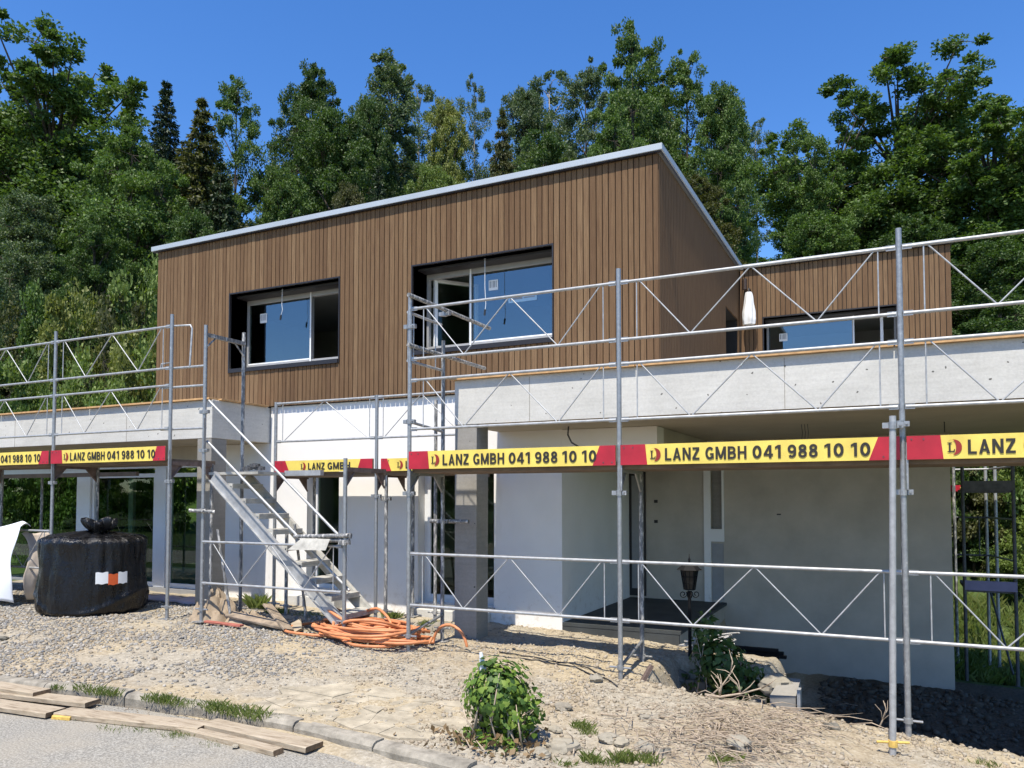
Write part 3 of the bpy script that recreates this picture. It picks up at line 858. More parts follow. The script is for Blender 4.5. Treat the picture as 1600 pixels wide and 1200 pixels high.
# rendered walls
W4 = (-8.33, -7.70, -1.42, 0.42)
W5 = (-6.25, -5.0, -1.52, 0.42)
def rendered():
    mb = MB()
    wall_holes(mb, -9.10, -3.98, -2.3, 1.468, YP, YP + 0.32, [W4, W5])
    mb.box(-10.30, -9.102, YP, YP + 0.32, -2.3, 0.882)
    mb.build('rendered_wall', 'render', house)
    # return walls of the carport
    MB().box(-4.28, -3.98, YP + 0.322, 12.548, -2.0, 0.905).build('carport_side_wall', 'render', house)
    mb = MB()
    nic = (-2.62, -2.47, -0.52, 0.36); cab = (-2.60, -2.43, -1.64, -0.72)
    nic = (-2.63, -2.46, -0.50, 0.50)
    wall_holes(mb, -4.28, 0.71, -3.6, 0.905, 12.55, 12.90, [nic])
    w = mb.build('carport_back_wall', 'render_shaded', house)
    MB().box(-2.66, -2.42, 12.64, 12.66, -0.55, 0.55).build('niche_back', 'concrete_col', w)
    mb = MB()
    mb.box(-2.74, -2.632, 12.515, 12.549, -1.654, 0.903); mb.box(-2.632, -2.425, 12.515, 12.549, -0.70, -0.502); mb.box(-2.632, -2.425, 12.515, 12.549, 0.502, 0.903)
    mb.box(-2.458, -2.425, 12.515, 12.549, -0.502, 0.502)
    mb.build('pilaster', 'render', w)
    MB().box(-2.62, -2.44, 12.535, 12.549, -1.62, -0.73).build('meter_cabinet', 'frame_grey', w, bevel=0.004)
    for z in (-0.09, -0.42):
        MB().box(-3.56, -3.50, 12.543, 12.549, z, z + 0.05).build('socket_hole', 'ink', w)
    MB().box(-1.63, -1.57, 12.543, 12.549, -0.27, -0.25).build('socket_hole', 'ink', w)
    # tall narrow entrance door at the corner
    d = MB().box(-3.975, -3.70, 12.515, 12.549, -1.62, 0.42).build('entrance_door', 'reveal', w)
    MB().box(-3.93, -3.74, 12.505, 12.513, -1.50, 0.36).build('pane', 'frame_grey', d)
    # box under the timber storey
    MB().box(-4.60, -2.68, YP + 0.322, 12.545, 0.47, 0.903).build('ceiling_box', 'render_shaded', house)
    MB().box(-4.60, -2.68, YP + 0.002, YP + 0.320, 0.47, 0.903).build('ceiling_box', 'render', house)
    # entrance platform
    mb = MB()
    mb.box(-3.978, -2.44, 9.64, 12.548, -3.2, -1.70)
    mb.build('entrance_platform', 'render_shaded', house)
    MB().box(-3.976, -2.40, 9.60, 12.546, -1.697, -1.655).build('platform_paving', 'screed', house)
    MB().box(-3.976, -2.42, 9.605, 9.637, -2.1, -1.70).build('platform_riser', 'screed', house)
    # ground floor rooms
    mb = MB()
    mb.box(-9.0, -4.29, YP + 0.33, 13.0, -1.75, -1.66)
    mb.box(-9.0, -4.29, YP + 0.33, 13.0, 0.80, 0.88)
    mb.box(-9.0, -4.29, 12.3, 12.4, -1.65, 0.79)
    mb.box(-9.12, -9.01, YP + 0.33, 13.0, -1.75, 0.88)
    mb.build('lower_rooms', 'inside', house)
    MB().box(-9.02, XR - 0.4, YP + 0.33, 15.2, 0.91, 1.466).build('storey_slab', 'concrete_col', house)
    mb = MB(); mb.box(-16.6, -9.03, 9.77, 12.2, -1.9, -1.62); mb.build('lower_floor', 'concrete_col', house)
    mb = MB(); mb.box(-11.2, -9.13, 11.9, 12.0, -1.6, 0.88); mb.build('inner_wall', 'inside', house)
    # tall windows in the rendered wall
    for (x0, x1, z0, z1), leaf in ((W4, 0), (W5, 1)):
        yi = YP + 0.18
        mb = MB()
        f = 0.06
        mb.box(x0, x0 + f, yi, yi + 0.07, z0, z1); mb.box(x1 - f, x1, yi, yi + 0.07, z0, z1)
        mb.box(x0 + f, x1 - f, yi, yi + 0.07, z0, z0 + f); mb.box(x0 + f, x1 - f, yi, yi + 0.07, z1 - f, z1)
        wn_ = mb.build('window', 'frame_white', house, bevel=0.003)
        MB().box(x0 + f, x1 - f, yi + 0.03, yi + 0.036, z0 + f, z1 - f).build('pane', 'glass_clear', wn_)
        mb = MB(); mb.box(x0 - 0.02, x1 + 0.02, YP - 0.03, yi - 0.002, z0 - 0.05, z0 - 0.002)
        mb.build('sill', 'alu', wn_)
        if leaf:
            mb = MB(); a = x0 + 0.07
            d = Vector((0.35, 0.94, 0)) * 0.0
            mb.box(a, a + 0.05, yi - 0.03, yi - 0.002, z0 + 0.05, z1 - 0.05)
            mb.box(a + 0.05, x1 - 0.07, yi - 0.03, yi - 0.002, z0 + 0.05, z0 + 0.11)
            mb.build('casement', 'frame_white', wn_)
    MB().box(-8.55, -7.60, YP - 0.22, YP - 0.004, -1.75, -1.52).build('door_step', 'concrete', house, bevel=0.01)
    MB().box(-6.33, -5.05, YP - 0.10, YP - 0.004, -1.95, -1.60).build('plinth', 'concrete', house, bevel=0.01)
rendered()

# glazed corner of the left wing
def glazing():
    y = 9.62
    g = thing('dummy', None, None)
    bpy.data.objects.remove(g)
    xs = [-17.2, -13.90, -13.55, -11.80, -11.50, -9.13]
    mb = MB()
    mb.box(-13.93, -13.55, y - 0.02, y + 0.12, -1.62, 0.52)
    mb.box(-16.6, -10.31, y - 0.01, y + 0.13, 0.522, 0.62)
    mb.box(-11.80, -11.52, y - 0.02, y + 0.10, -1.58, 0.52)
    mb.box(-16.6, -13.94, y, y + 0.10, 0.43, 0.52)
    fr = mb.build('glazed_front', 'frame_white', house, bevel=0.004)
    MB().box(-16.6, -10.31, y + 0.02, y + 0.20, 0.622, 0.884).build('blind_casing', 'render_shaded', fr)
    MB().box(-16.6, -10.31, y - 0.06, y + 0.14, -1.72, -1.585).build('threshold', 'frame_grey', fr)
    def leafdoor(x0, x1, yy, m='glass_clear'):
        mb = MB(); f = 0.065
        mb.box(x0, x0 + f, yy, yy + 0.06, -1.58, 0.43); mb.box(x1 - f, x1, yy, yy + 0.06, -1.58, 0.43)
        mb.box(x0 + f, x1 - f, yy, yy + 0.06, -1.58, -1.50); mb.box(x0 + f, x1 - f, yy, yy + 0.06, 0.36, 0.43)
        o = mb.build('sliding_door', 'frame_white', fr, bevel=0.003)
        MB().box(x0 + f, x1 - f, yy + 0.025, yy + 0.031, -1.50, 0.36).build('pane', m, o)
    leafdoor(-13.54, -11.81, y + 0.02)
    leafdoor(-11.51, -10.32, y + 0.03)
    MB().box(-12.62, -12.50, y + 0.09, y + 0.15, -1.57, 0.42).build('middle_stile', 'frame_grey', fr)
    MB().box(-16.6, -13.95, y + 0.05, y + 0.056, -1.58, 0.425).build('pane', 'glass_clear', fr)
glazing()

# ------------------------------------------------------------------ scaffolding
RAD = 0.02415
def coupler(parent, x, y, z, m='steel'):
    mb = MB()
    mb.tube([(x, y, z - 0.028), (x, y, z + 0.028)], 0.034, 12)
    mb.box(x - 0.075, x - 0.03, y - 0.022, y + 0.022, z - 0.022, z + 0.022)
    mb.box(x + 0.03, x + 0.075, y - 0.022, y + 0.022, z - 0.022, z + 0.022)
    mb.tube([(x + 0.052, y - 0.05, z), (x + 0.052, y + 0.03, z)], 0.009, 6)
    return mb.build('coupler', m, parent)
def standard(parent, x, y, z0, z1, m='steel', joint=None, base=True):
    mb = MB()
    mb.tube([(x, y, z0), (x, y, z1)], RAD, 14)
    o = mb.build('standard', m, parent, True, auto=50)
    if base:
        b = MB()
        b.box(x - 0.075, x + 0.075, y - 0.075, y + 0.075, z0 - 0.006, z0 + 0.008)
        b.tube([(x, y, z0 + 0.14), (x, y, z0 + 0.18)], 0.037, 10)
        b.tube([(x - 0.11, y, z0 + 0.16), (x + 0.11, y, z0 + 0.16)], 0.011, 8)
        b.build('base_jack', m, o)
    if joint is not None:
        coupler(o, x, y, joint, m)
        # slotted bracket beside the tube that carries the toe board
        MB().box(x + 0.024, x + 0.040, y - 0.045, y - 0.026, joint + 0.02, joint + 0.42).build('board_bracket', m, o)
    return o
def guardrail(parent, xa, xb, y, zt, zb, pat='W', drop=0.0):
    """lattice guard: top and bottom tube, end rods, zigzag rod"""
    g = tube_obj('guard_rail', (xa + 0.03, y, zt), (xb - 0.03, y, zt - drop), 0.0158, M['rail'], parent)
    tube_obj('lower_rail', (xa + 0.03, y, zb), (xb - 0.03, y, zb - drop), 0.0158, M['rail'], g)
    w = xb - xa
    def P(f, top): return (xa + w * f, y, (zt if top else zb) - drop * f)
    for f in (0.075, 0.935):
        tube_obj('end_rod', P(f, 1), P(f, 0), 0.0062, M['rod'], g, 8)
    seq = [P(0.085, 1), P(0.285, 0), P(0.51, 1), P(0.735, 0), P(0.925, 1)] if pat == 'W' else [P(0.085, 0), P(0.5, 1), P(0.925, 0)]
    z = MB()
    for a, b in zip(seq, seq[1:]):
        z.tube([a, b], 0.0068, 8)
    z.build('lattice_rod', 'rod', g, True, auto=50)
    # flattened, pinned rail ends
    e = MB()
    for zz in (zt, zb):
        e.box(xa + 0.024, xa + 0.10, y - 0.009, y + 0.009, zz - 0.022, zz + 0.022)
        e.box(xb - 0.10, xb - 0.024, y - 0.009, y + 0.009, zz - drop - 0.022, zz - drop + 0.022)
    tag(e.build('rail_end', 'steel', g), kind='stuff')
    return g
def ribbon(pts, w, closed=False):
    """flat stroke of width w along a centre line, mitred"""
    P = [Vector((x, y)) for x, y in pts]
    n = len(P)
    out = []
    for k in range(n):
        a = P[k - 1] if (closed or k) else None
        b = P[(k + 1) % n] if (closed or k < n - 1) else None
        d1 = (P[k] - a).normalized() if a is not None else None
        d2 = (b - P[k]).normalized() if b is not None else None
        if d1 is None: d1 = d2
        if d2 is None: d2 = d1
        t = (d1 + d2).normalized()
        nn = Vector((-t.y, t.x))
        m = 1 / max(0.5, nn.dot(Vector((-d1.y, d1.x))))
        out.append((P[k] + nn * w / 2 * m, P[k] - nn * w / 2 * m))
    q = []
    for k in range(n if closed else n - 1):
        a, b = out[k], out[(k + 1) % n]
        q.append([a[0], a[1], b[1], b[0]])
    return q
def arc(cx, cy, rx, ry, a0, a1, n=12):
    return [(cx + rx * math.cos(R(a0 + (a1 - a0) * k / n)), cy + ry * math.sin(R(a0 + (a1 - a0) * k / n))) for k in range(n + 1)]
def glyph(ch):
    """list of strokes, each a list of quads; width"""
    b = 0.19; h = b / 2
    def rc(x0, x1, y0, y1): return [[Vector((x0, y0)), Vector((x1, y0)), Vector((x1, y1)), Vector((x0, y1))]]
    def qd(*p): return [[Vector(x) for x in p]]
    if ch == 'L': return [rc(0, b, 0, 1), rc(b, .56, 0, .17)], .56
    if ch == 'A': return [qd((0, 0), (.20, 0), (.43, 1), (.27, 1)), qd((.50, 0), (.70, 0), (.43, 1), (.27, 1)), rc(.17, .53, .2, .35)], .70
    if ch == 'N': return [rc(0, b, 0, 1), rc(.51, .70, 0, 1), qd((.50, 0), (.70, 0), (.20, 1), (0, 1))], .70
    if ch == 'Z': return [rc(0, .60, 0, .17), rc(.02, .59, .83, 1), qd((0, .16), (.22, .16), (.60, .84), (.37, .84))], .60
    if ch == 'M': return [rc(0, b, 0, 1), rc(.66, .85, 0, 1), qd((.335, .05), (.515, .05), (.20, 1), (.01, 1)), qd((.335, .05), (.515, .05), (.84, 1), (.65, 1))], .85
    if ch == 'H': return [rc(0, b, 0, 1), rc(.51, .70, 0, 1), rc(b, .51, .42, .59)], .70
    if ch == 'B': return [rc(0, b, 0, 1), ribbon([(b, h)] + arc(.36, .29, .215, .20, -90, 90) + [(b, .49)], b * .92), ribbon([(b, .52)] + arc(.34, .71, .20, .195, -90, 90) + [(b, 1 - h)], b * .92)], .66
    if ch == 'G': return [ribbon(arc(.37, .5, .275, .41, 42, 330, 22), b), rc(.50, .69, .06, .50), rc(.38, .50, .36, .50)], .70
    if ch == '0': return [ribbon(arc(.31, .5, .22, .41, 0, 345, 23), b, True)], .62
    if ch == '1': return [rc(.20, .39, 0, 1), qd((.0, .70), (.20, .80), (.20, 1), (.0, .86))], .45
    if ch == '4': return [rc(.36, .54, 0, 1), rc(0, .64, .19, .35), qd((0, .33), (.19, .33), (.50, 1), (.34, 1))], .64
    if ch == '8': return [ribbon(arc(.31, .28, .215, .195, 0, 340, 18), b * .95, True), ribbon(arc(.31, .735, .19, .175, 0, 340, 18), b * .95, True)], .62
    if ch == '9': return [ribbon(arc(.31, .67, .215, .24, 0, 340, 18), b * .95, True), ribbon([(.525, .68), (.525, .45)] + arc(.30, .36, .225, .27, 0, -140, 10), b * .95)], .62
WORDS = {}
def word_mesh(t):
    if t not in WORDS:
        x, strokes = 0.0, []
        for ch in t:
            g, w = glyph(ch)
            for st in g:
                strokes.append([[(p.x + x, p.y) for p in q] for q in st])
            x += w + 0.13
        WORDS[t] = (strokes, x - 0.13)
    return WORDS[t]
def put_word(parent, t, x0, x1, z0, z1, y, root):
    strokes, w = word_mesh(t)
    mb = MB()
    for k, st in enumerate(strokes):
        yy = y - 0.00025 * (k % 4)
        for q in st:
            p = [(x0 + a / w * (x1 - x0), yy, z0 + c * (z1 - z0)) for a, c in q]
            # keep every stroke facing the street
            ar = sum(p[i][0] * p[(i + 1) % 4][2] - p[(i + 1) % 4][0] * p[i][2] for i in range(4))
            mb.poly(p if ar > 0 else list(reversed(p)))
    return mb.build('lettering', 'letter', parent)
def emblem(parent, cx, cz, r, y):
    """a serif L inside a dark red crescent that opens to the left"""
    mb = MB()
    n = 26
    outer, inner = [], []
    for i in range(n + 1):
        a = R(-128 + 256 * i / n)
        outer.append((cx + 0.10 * r + r * 0.92 * math.cos(a), y, cz + r * math.sin(a)))
        k = (1 - math.cos(math.pi * 2 * i / n)) / 2
        inner.append((cx + 0.10 * r + r * 0.92 * math.cos(a) - 0.66 * r * (0.05 + 0.95 * k), y, cz + r * (1 - 0.06 * k) * math.sin(a) * (1 - 0.08 * k)))
    for i in range(n):
        mb.quad(inner[i], outer[i], outer[i + 1], inner[i + 1])
    mb.build('emblem', 'red_logo', parent)
    k = r
    pts = [(-0.62, 0.62), (-0.08, 0.62), (-0.08, 0.52), (-0.24, 0.48), (-0.24, -0.46), (0.06, -0.46), (0.16, -0.22), (0.24, -0.22), (0.20, -0.62), (-0.62, -0.62), (-0.62, -0.52), (-0.46, -0.48), (-0.46, 0.48), (-0.62, 0.52)]
    P = [(cx + a * k, y, cz + b * k) for a, b in pts]
    mb = MB()
    for idx in ((0, 1, 2, 3, 12, 13), (3, 4, 11, 12), (4, 5, 6, 7, 8, 9, 10, 11)):
        mb.poly([P[i] for i in reversed(idx)])
    mb.build('emblem_letter', 'letter', parent)
def toe_board(parent, xa, xb, y, z0, z1, words, logo, red=(0.25, 0.27), label=None, redr=None):
    """yellow advertising board with slanted crimson ends and black lettering"""
    h = z1 - z0
    mb = MB()
    mb.box(xa, xb, y, y + 0.03, z0, z1, 1)
    o = mb.build('toe_board', ['yellow', 'deck'], parent)
    for p in o.data.polygons:
        if p.normal.y < -0.5 or p.normal.z > 0.5: p.material_index = 0
    yf = y - 0.0035
    mb = MB()
    mb.quad((xa, yf, z0), (xa + red[1], yf, z0), (xa + red[0], yf, z1), (xa, yf, z1))
    mb.build('red_end', 'red', o)
    rr = redr or (0.165, 0.24)
    mb = MB()
    mb.quad((xb - rr[1], yf, z0), (xb, yf, z0), (xb, yf, z1), (xb - rr[0], yf, z1))
    mb.build('red_end', 'red', o)
    yt = y - 0.006
    emblem(o, xa + logo, (z0 + z1) / 2 - 0.004, 0.064 if h > 0.18 else 0.056, yt)
    ch = 0.118 if h > 0.18 else 0.098
    zc = (z0 + z1) / 2 - 0.003
    for s, a, b in words:
        put_word(o, s, xa + a, xa + b, zc - ch / 2, zc + ch / 2, yt, parent)
    # screws along the board
    sc = MB()
    for a in (0.03, 0.12):
        sc.box(xa + a, xa + a + 0.012, y - 0.008, y - 0.0036, z1 - 0.035, z1 - 0.023)
        sc.box(xb - a - 0.012, xb - a, y - 0.008, y - 0.0036, z0 + 0.023, z0 + 0.035)
    sc.build('screw', 'steel_dark', o)
    if label: o['label'] = label
    return o
FULL = [('LANZ', 0.445, 0.775), ('GMBH', 0.83, 1.205), ('041', 1.258, 1.512), ('988', 1.562, 1.815), ('10', 1.868, 2.025), ('10', 2.082, 2.236)]
def deck(parent, xa, xb, y0, y1, z):
    n = 2
    w = (y1 - y0) / n
    for k in range(n):
        mb = MB()
        mb.box(xa + 0.015, xb - 0.015, y0 + k * w + 0.004, y0 + (k + 1) * w - 0.004, z - 0.055, z)
        mb.build('deck_plank', 'deck', parent, bevel=0.004)
def transom(parent, x, y0, y1, z, m='steel', gusset=True):
    mb = MB()
    mb.box(x - 0.025, x + 0.025, y0 + 0.02, y1 - 0.02, z - 0.055, z + 0.0)
    if gusset:
        for a, s in ((y0, 1), (y1, -1)):
            mb.quad((x - 0.004, a + s * 0.024, z - 0.055), (x - 0.004, a + s * 0.20, z - 0.055), (x - 0.004, a + s * 0.024, z - 0.24), (x - 0.004, a + s * 0.024, z - 0.24))
            mb.tube([(x, a + s * 0.02, z - 0.24), (x, a + s * 0.20, z - 0.05)], 0.013, 6)
    return mb.build('transom', m, parent)

YO, YI = 7.39, 8.12
def right_scaffold():
    t = thing('scaffold', 'galvanised scaffold with yellow boards standing in front of the carport', 'scaffold', (-1.2, 7.4, -1.85))
    X = [-4.932, -2.445, 0.070, 2.575]
    zg = [-1.715, -1.83, -2.03, -2.3]
    tops = [2.307, 2.291, 2.312, 2.3]
    for k, x in enumerate(X):
        standard(t, x, YO, zg[k], tops[k], 'steel', 0.045)
        ti = 0.30 if k else 1.92
        standard(t, x, YI, zg[k] - (0.02 if k < 2 else 0.35), ti, 'steel_old', None)
        if k == 0: coupler(t, x, YI, -0.29, 'steel_old')
        transom(t, x, YO, YI, 0.305)
        b = MB(); b.tube([(x, YO, zg[k] + 0.17), (x, YI, zg[k] + 0.30)], 0.017, 8); b.build('foot_brace', 'steel', t, True, auto=50)
    for k in range(3):
        xa, xb = X[k], X[k + 1]
        for zt, zb in ((2.148, 1.572), (1.329, 0.772)):
            guardrail(t, xa, xb, YO - 0.005, zt, zb)
        guardrail(t, xa, xb, YO - 0.005, -0.632, -1.208)
        deck(t, xa, xb, YO + 0.03, 8.20, 0.335)
        toe_board(t, xa + 0.03, xb - 0.022, YO - 0.055, 0.318, 0.516, FULL, 0.338,
                  label=('yellow advertising board with red ends beside the concrete column', 'yellow advertising board with red ends across the middle of the carport', 'yellow advertising board with red ends cut off by the picture edge')[k])
    # end guards and loose tubes on the first frame, running back to the house
    x = X[0]
    for z, l in ((2.29, 1.86), (1.72, 1.72)):
        tube_obj('loose_tube', (x + 0.045, YO - 0.10, z), (x + 0.045, YO + l, z + (0.005 if z < 2 else 0.0)), RAD, M['steel_old'], t)
    for z in (2.12, 1.56):
        tube_obj('end_rail', (x - 0.03, YO, z), (x - 0.03, YI, z), 0.0165, M['rail'], t)
    for yy in (YO + 0.12, YI - 0.13):
        tube_obj('end_rod', (x - 0.03, yy, 2.12), (x - 0.03, yy, 1.56), 0.007, M['rod'], t, 8)
    tube_obj('end_rail', (x - 0.055, YO + 0.05, 2.13), (x - 0.055, YO + 0.05, 1.58), 0.012, M['rail'], t)
    tube_obj('end_rail', (x, YO, 0.86), (x, YI, 0.80), 0.0165, M['rail'], t)
    coupler(t, x + 0.02, YI, 2.25, 'steel'); coupler(t, x, YO, 1.95); coupler(t, x, YO, 0.86)
    # wall tie tube from the inner standard
    tube_obj('wall_tie', (x - 0.2, YI + 0.04, -0.29), (x + 0.34, YI + 0.04, -0.29), RAD, M['steel_old'], t)
    return t
right_scaffold()
# bracing pole standing loose in front, clamped to the third standard
def prop_pole():
    t = thing('bracing_pole', 'bright steel pole clamped in front of the third scaffold upright, rising from the dirt heap', 'pole', (-0.02, 6.78, -2.03))
    MB().tube([(-0.05, 6.78, -2.12), (-0.002, 6.78, 0.64)], RAD * 1.04, 16).build('tube', 'rail', t, True, auto=50)
    b = MB(); b.box(-0.13, 0.03, 6.70, 6.86, -2.125, -2.11); b.tube([(-0.16, 6.76, -1.90), (0.07, 6.80, -1.89)], 0.010, 8); b.tube([(-0.045, 6.78, -1.93), (-0.045, 6.78, -1.88)], 0.034, 10)
    b.build('base_jack', 'plank_yellow', t)
    MB().tube([(-0.0, 6.78, 0.57), (0.05, 7.36, 0.62)], 0.02, 10).build('link_tube', 'steel_old', t, True, auto=50)
    coupler(t, -0.002, 6.78, 0.565, 'steel'); coupler(t, 0.05, 7.335, 0.62, 'steel')
prop_pole()
def left_scaffold():
    t = thing('scaffold', 'galvanised scaffold with yellow boards in front of the glazed wing and black bale', 'scaffold', (-11, 7.4, -1.65))
    X = [-16.24, -13.76, -11.28, -8.80]
    for k, x in enumerate(X):
        standard(t, x, YO, -1.63, 2.495, 'steel', 0.22)
        standard(t, x, YI, -1.63, 0.48, 'steel_old', None)
        transom(t, x, YO, YI, 0.49, 'steel_brown')
    for k in range(3):
        xa, xb = X[k], X[k + 1]
        guardrail(t, xa, xb, YO - 0.005, 2.335, 1.762)
        guardrail(t, xa, xb, YO - 0.005, 1.523, 0.935)
        deck(t, xa, xb, YO + 0.03, 8.20, 0.525)
        toe_board(t, xa + 0.03, xb - 0.022, YO - 0.055, 0.50, 0.695, FULL, 0.338,
                  label=('yellow advertising board out of the picture', 'yellow advertising board with a scratched telephone number at the picture edge', 'yellow advertising board with red ends above the black bale')[k])
    guardrail(t, X[1], X[2], YO - 0.005, -0.50, -1.06)
    guardrail(t, X[0], X[1], YO - 0.005, -0.50, -1.06)
    # end gate towards the stair
    x = X[3]
    for z in (1.76, 1.50, 0.93):
        tube_obj('end_rail', (x - 0.22 if z < 1.7 else x, YO + 0.03, z), (-8.17, YO + 0.03, z - 0.01), 0.0165, M['rail'], t)
    MB().tube([(x, YO + 0.02, 2.34), (x + 0.33, YO + 0.02, 2.32), (x + 0.36, YO + 0.02, 2.27), (x + 0.33, YO + 0.02, 1.77)], 0.013, 8).build('gate_loop', 'rail', t, True, auto=60)
    MB().tube([(x - 0.05, YO + 0.05, 2.30), (x - 0.05, YO + 0.05, 1.85), (x - 0.25, YO + 0.05, 1.84), (x - 0.27, YO + 0.05, 1.76)], 0.013, 8).build('gate_loop', 'rail', t, True, auto=60)
    # thin back posts behind the white tarpaulin
    standard(t, -14.35, 9.2, -1.6, 0.40, 'steel_old', None, False)
    MB().box(-16.2, -11.4, 8.9, 8.96, 0.36, 0.43).build('shelf_plank', 'deck', t)
left_scaffold()
def recess_scaffold():
    t = thing('scaffold', 'low scaffold with short yellow board against the white wall behind the stair', 'scaffold', (-7, 8.7, -1.7))
    yo, yi = 8.70, 9.42
    X = [-8.15, -6.34, -4.99]
    for k, x in enumerate(X):
        if k < 2:
            standard(t, x, yo, -1.70, 1.40, 'steel', 0.02 if k else None)
            standard(t, x + 0.12, yi, -1.70, 0.33, 'steel_old', None)
        transom(t, x, yo, yi, 0.335, 'steel_brown')
    standard(t, -6.24, yo + 0.09, -1.70, 0.50, 'steel_old', -0.02)
    guardrail(t, X[0], X[1], yo - 0.005, 1.375, 0.815, 'V')
    guardrail(t, X[1], X[2] + 0.1, yo - 0.005, 1.375, 0.815, 'V')
    deck(t, X[0], X[1], yo + 0.03, 9.44, 0.36)
    deck(t, X[1], X[2], yo + 0.03, 9.44, 0.36)
    toe_board(t, X[0] + 0.035, X[1] - 0.03, yo - 0.05, 0.362, 0.530, [('LANZ', 0.625, 0.925), ('GMBH', 0.975, 1.37)], 0.525, (0.20, 0.28), 'short yellow advertising board without a telephone number', (0.20, 0.26))
    toe_board(t, X[1] + 0.11, X[2] + 0.25, yo - 0.05, 0.355, 0.525, [('LANZ', 0.40, 0.70), ('GMBH', 0.75, 1.1)], 0.30, (0.10, 0.17), 'short yellow advertising board half hidden by the tall scaffold upright', (0.12, 0.18))
    # rear bay between the upright and the column
    standard(t, -5.28, 9.30, -1.7, 1.32, 'steel_old', None)
    standard(t, -5.55, 8.95, -1.7, 1.32, 'steel_old', None)
recess_scaffold()
def stair():
    t = thing('scaffold_stair', 'aluminium scaffold stair leaning from the deck down to the orange hose', 'stair', (-6.5, 7.8, -1.6))
    a0, a1 = Vector((-8.05, 7.50, 0.34)), Vector((-5.93, 7.50, -1.43))
    dirv = (a1 - a0).normalized(); up = Vector((0, 1, 0)).cross(dirv) * -1
    up = Vector((-dirv.z, 0, dirv.x)); 
    if up.z < 0: up = -up
    for yy, m in ((7.50, 'alu'), (8.08, 'alu_dusty')):
        c = (a0 + a1) / 2; c.y = yy
        mb = MB()
        mb.obox(c - up * 0.075, dirv * (a1 - a0).length / 2, Vector((0, 0.012, 0)), up * 0.075)
        s = 1 if yy < 7.8 else -1
        mb.obox(c - up * 0.004 + Vector((0, -s * 0.02, 0)), dirv * (a1 - a0).length / 2, Vector((0, 0.022, 0)), up * 0.006)
        mb.obox(c - up * 0.146 + Vector((0, -s * 0.02, 0)), dirv * (a1 - a0).length / 2, Vector((0, 0.022, 0)), up * 0.006)
        mb.build('stringer', m, t)
    n = 9
    for k in range(n):
        p = a0 + (a1 - a0) * ((k + 0.75) / n)
        mb = MB()
        mb.box(p.x - 0.14, p.x + 0.10, 7.515, 8.065, p.z - 0.045, p.z - 0.01)
        mb.box(p.x + 0.085, p.x + 0.10, 7.515, 8.065, p.z - 0.075, p.z - 0.046)
        mb.build('tread', 'alu_dusty', t, bevel=0.003)
    tube_obj('handrail', (-8.14, 7.44, 1.285), (-5.98, 7.44, -0.44), 0.0172, M['rail'], t)
    tube_obj('handrail', (-8.16, 7.44, 0.745), (-5.80, 7.44, -1.10), 0.0172, M['rail'], t)
    # landing
    MB().box(-8.22, -7.35, 7.53, 8.10, 0.30, 0.335).build('landing', 'alu_dusty', t)
    MB().box(-7.36, -6.75, 8.03, 8.10, 0.29, 0.36).build('landing', 'alu', t)
    # carrying frame
    standard(t, -8.16, YO, -1.62, 2.285, 'steel', 0.62)
    coupler(t, -8.16, YO, -0.17, 'steel_old'); coupler(t, -8.16, YO, 1.13, 'steel')
    standard(t, -8.22, YI, -1.70, 2.33, 'steel_old', None)
    MB().tube([(-8.28, YO - 0.12, -0.17), (-8.0, YO + 0.05, -0.19)], RAD, 10).build('short_tube', 'steel_old', t, True, auto=50)
    mb = MB(); mb.box(-8.215, -8.165, YO + 0.02, YI - 0.02, 2.14, 2.19)
    mb.tube([(-8.19, YO + 0.02, 1.98), (-8.19, YO + 0.20, 2.15)], 0.012, 6); mb.tube([(-8.19, YI - 0.02, 1.98), (-8.19, YI - 0.20, 2.15)], 0.012, 6)
    mb.build('head_transom', 'steel_old', t)
    standard(t, -5.835, YO, -1.62, 0.465, 'steel', None)
    standard(t, -7.80, YI + 0.45, -1.70, -0.42, 'steel_old', None)
    tube_obj('stay', (-8.0, YO + 0.1, -0.42), (-7.75, YO + 0.12, -1.62), 0.018, M['steel_old'], t)
    tube_obj('stay', (-7.05, YO + 0.5, -0.35), (-6.85, YO + 0.52, -1.6), 0.018, M['steel_old'], t)
    guardrail(t, -8.16, -5.835, YO - 0.02, -0.578, -1.115)
    # bundle of stub tubes and the grey warning plate on the lower post
    for k, (dz, dy) in enumerate(((0.0, 0.0), (-0.055, 0.02), (0.0, 0.055))):
        MB().tube([(-6.55 + 0.05 * k, YO - 0.06 + dy, -0.475 + dz), (-5.73, YO - 0.07 + dy, -0.445 + dz)], RAD, 10).build('stub_tube', 'steel_old', t, True, auto=50)
    coupler(t, -5.80, YO - 0.03, -0.46, 'steel_old'); coupler(t, -5.80, YO - 0.05, -0.53, 'steel_old')
    mb = MB()
    mb.quad((-6.58, YO - 0.14, -0.63), (-5.99, YO - 0.16, -0.62), (-5.98, YO - 0.09, -0.49), (-6.42, YO - 0.08, -0.49))
    mb.quad((-6.42, YO - 0.074, -0.49), (-5.98, YO - 0.084, -0.49), (-5.99, YO - 0.154, -0.62), (-6.58, YO - 0.134, -0.63))
    mb.build('warning_plate', 'alu_dusty', t)
    transom(t, -5.85, YO, YI + 0.1, 0.36, 'steel_brown')
    # heap of couplers on the landing
    for k in range(4):
        coupler(t, -8.02 + 0.07 * k, 8.02 + 0.02 * (k % 2), 0.40 + 0.02 * (k % 3), 'steel_dark')
stair()
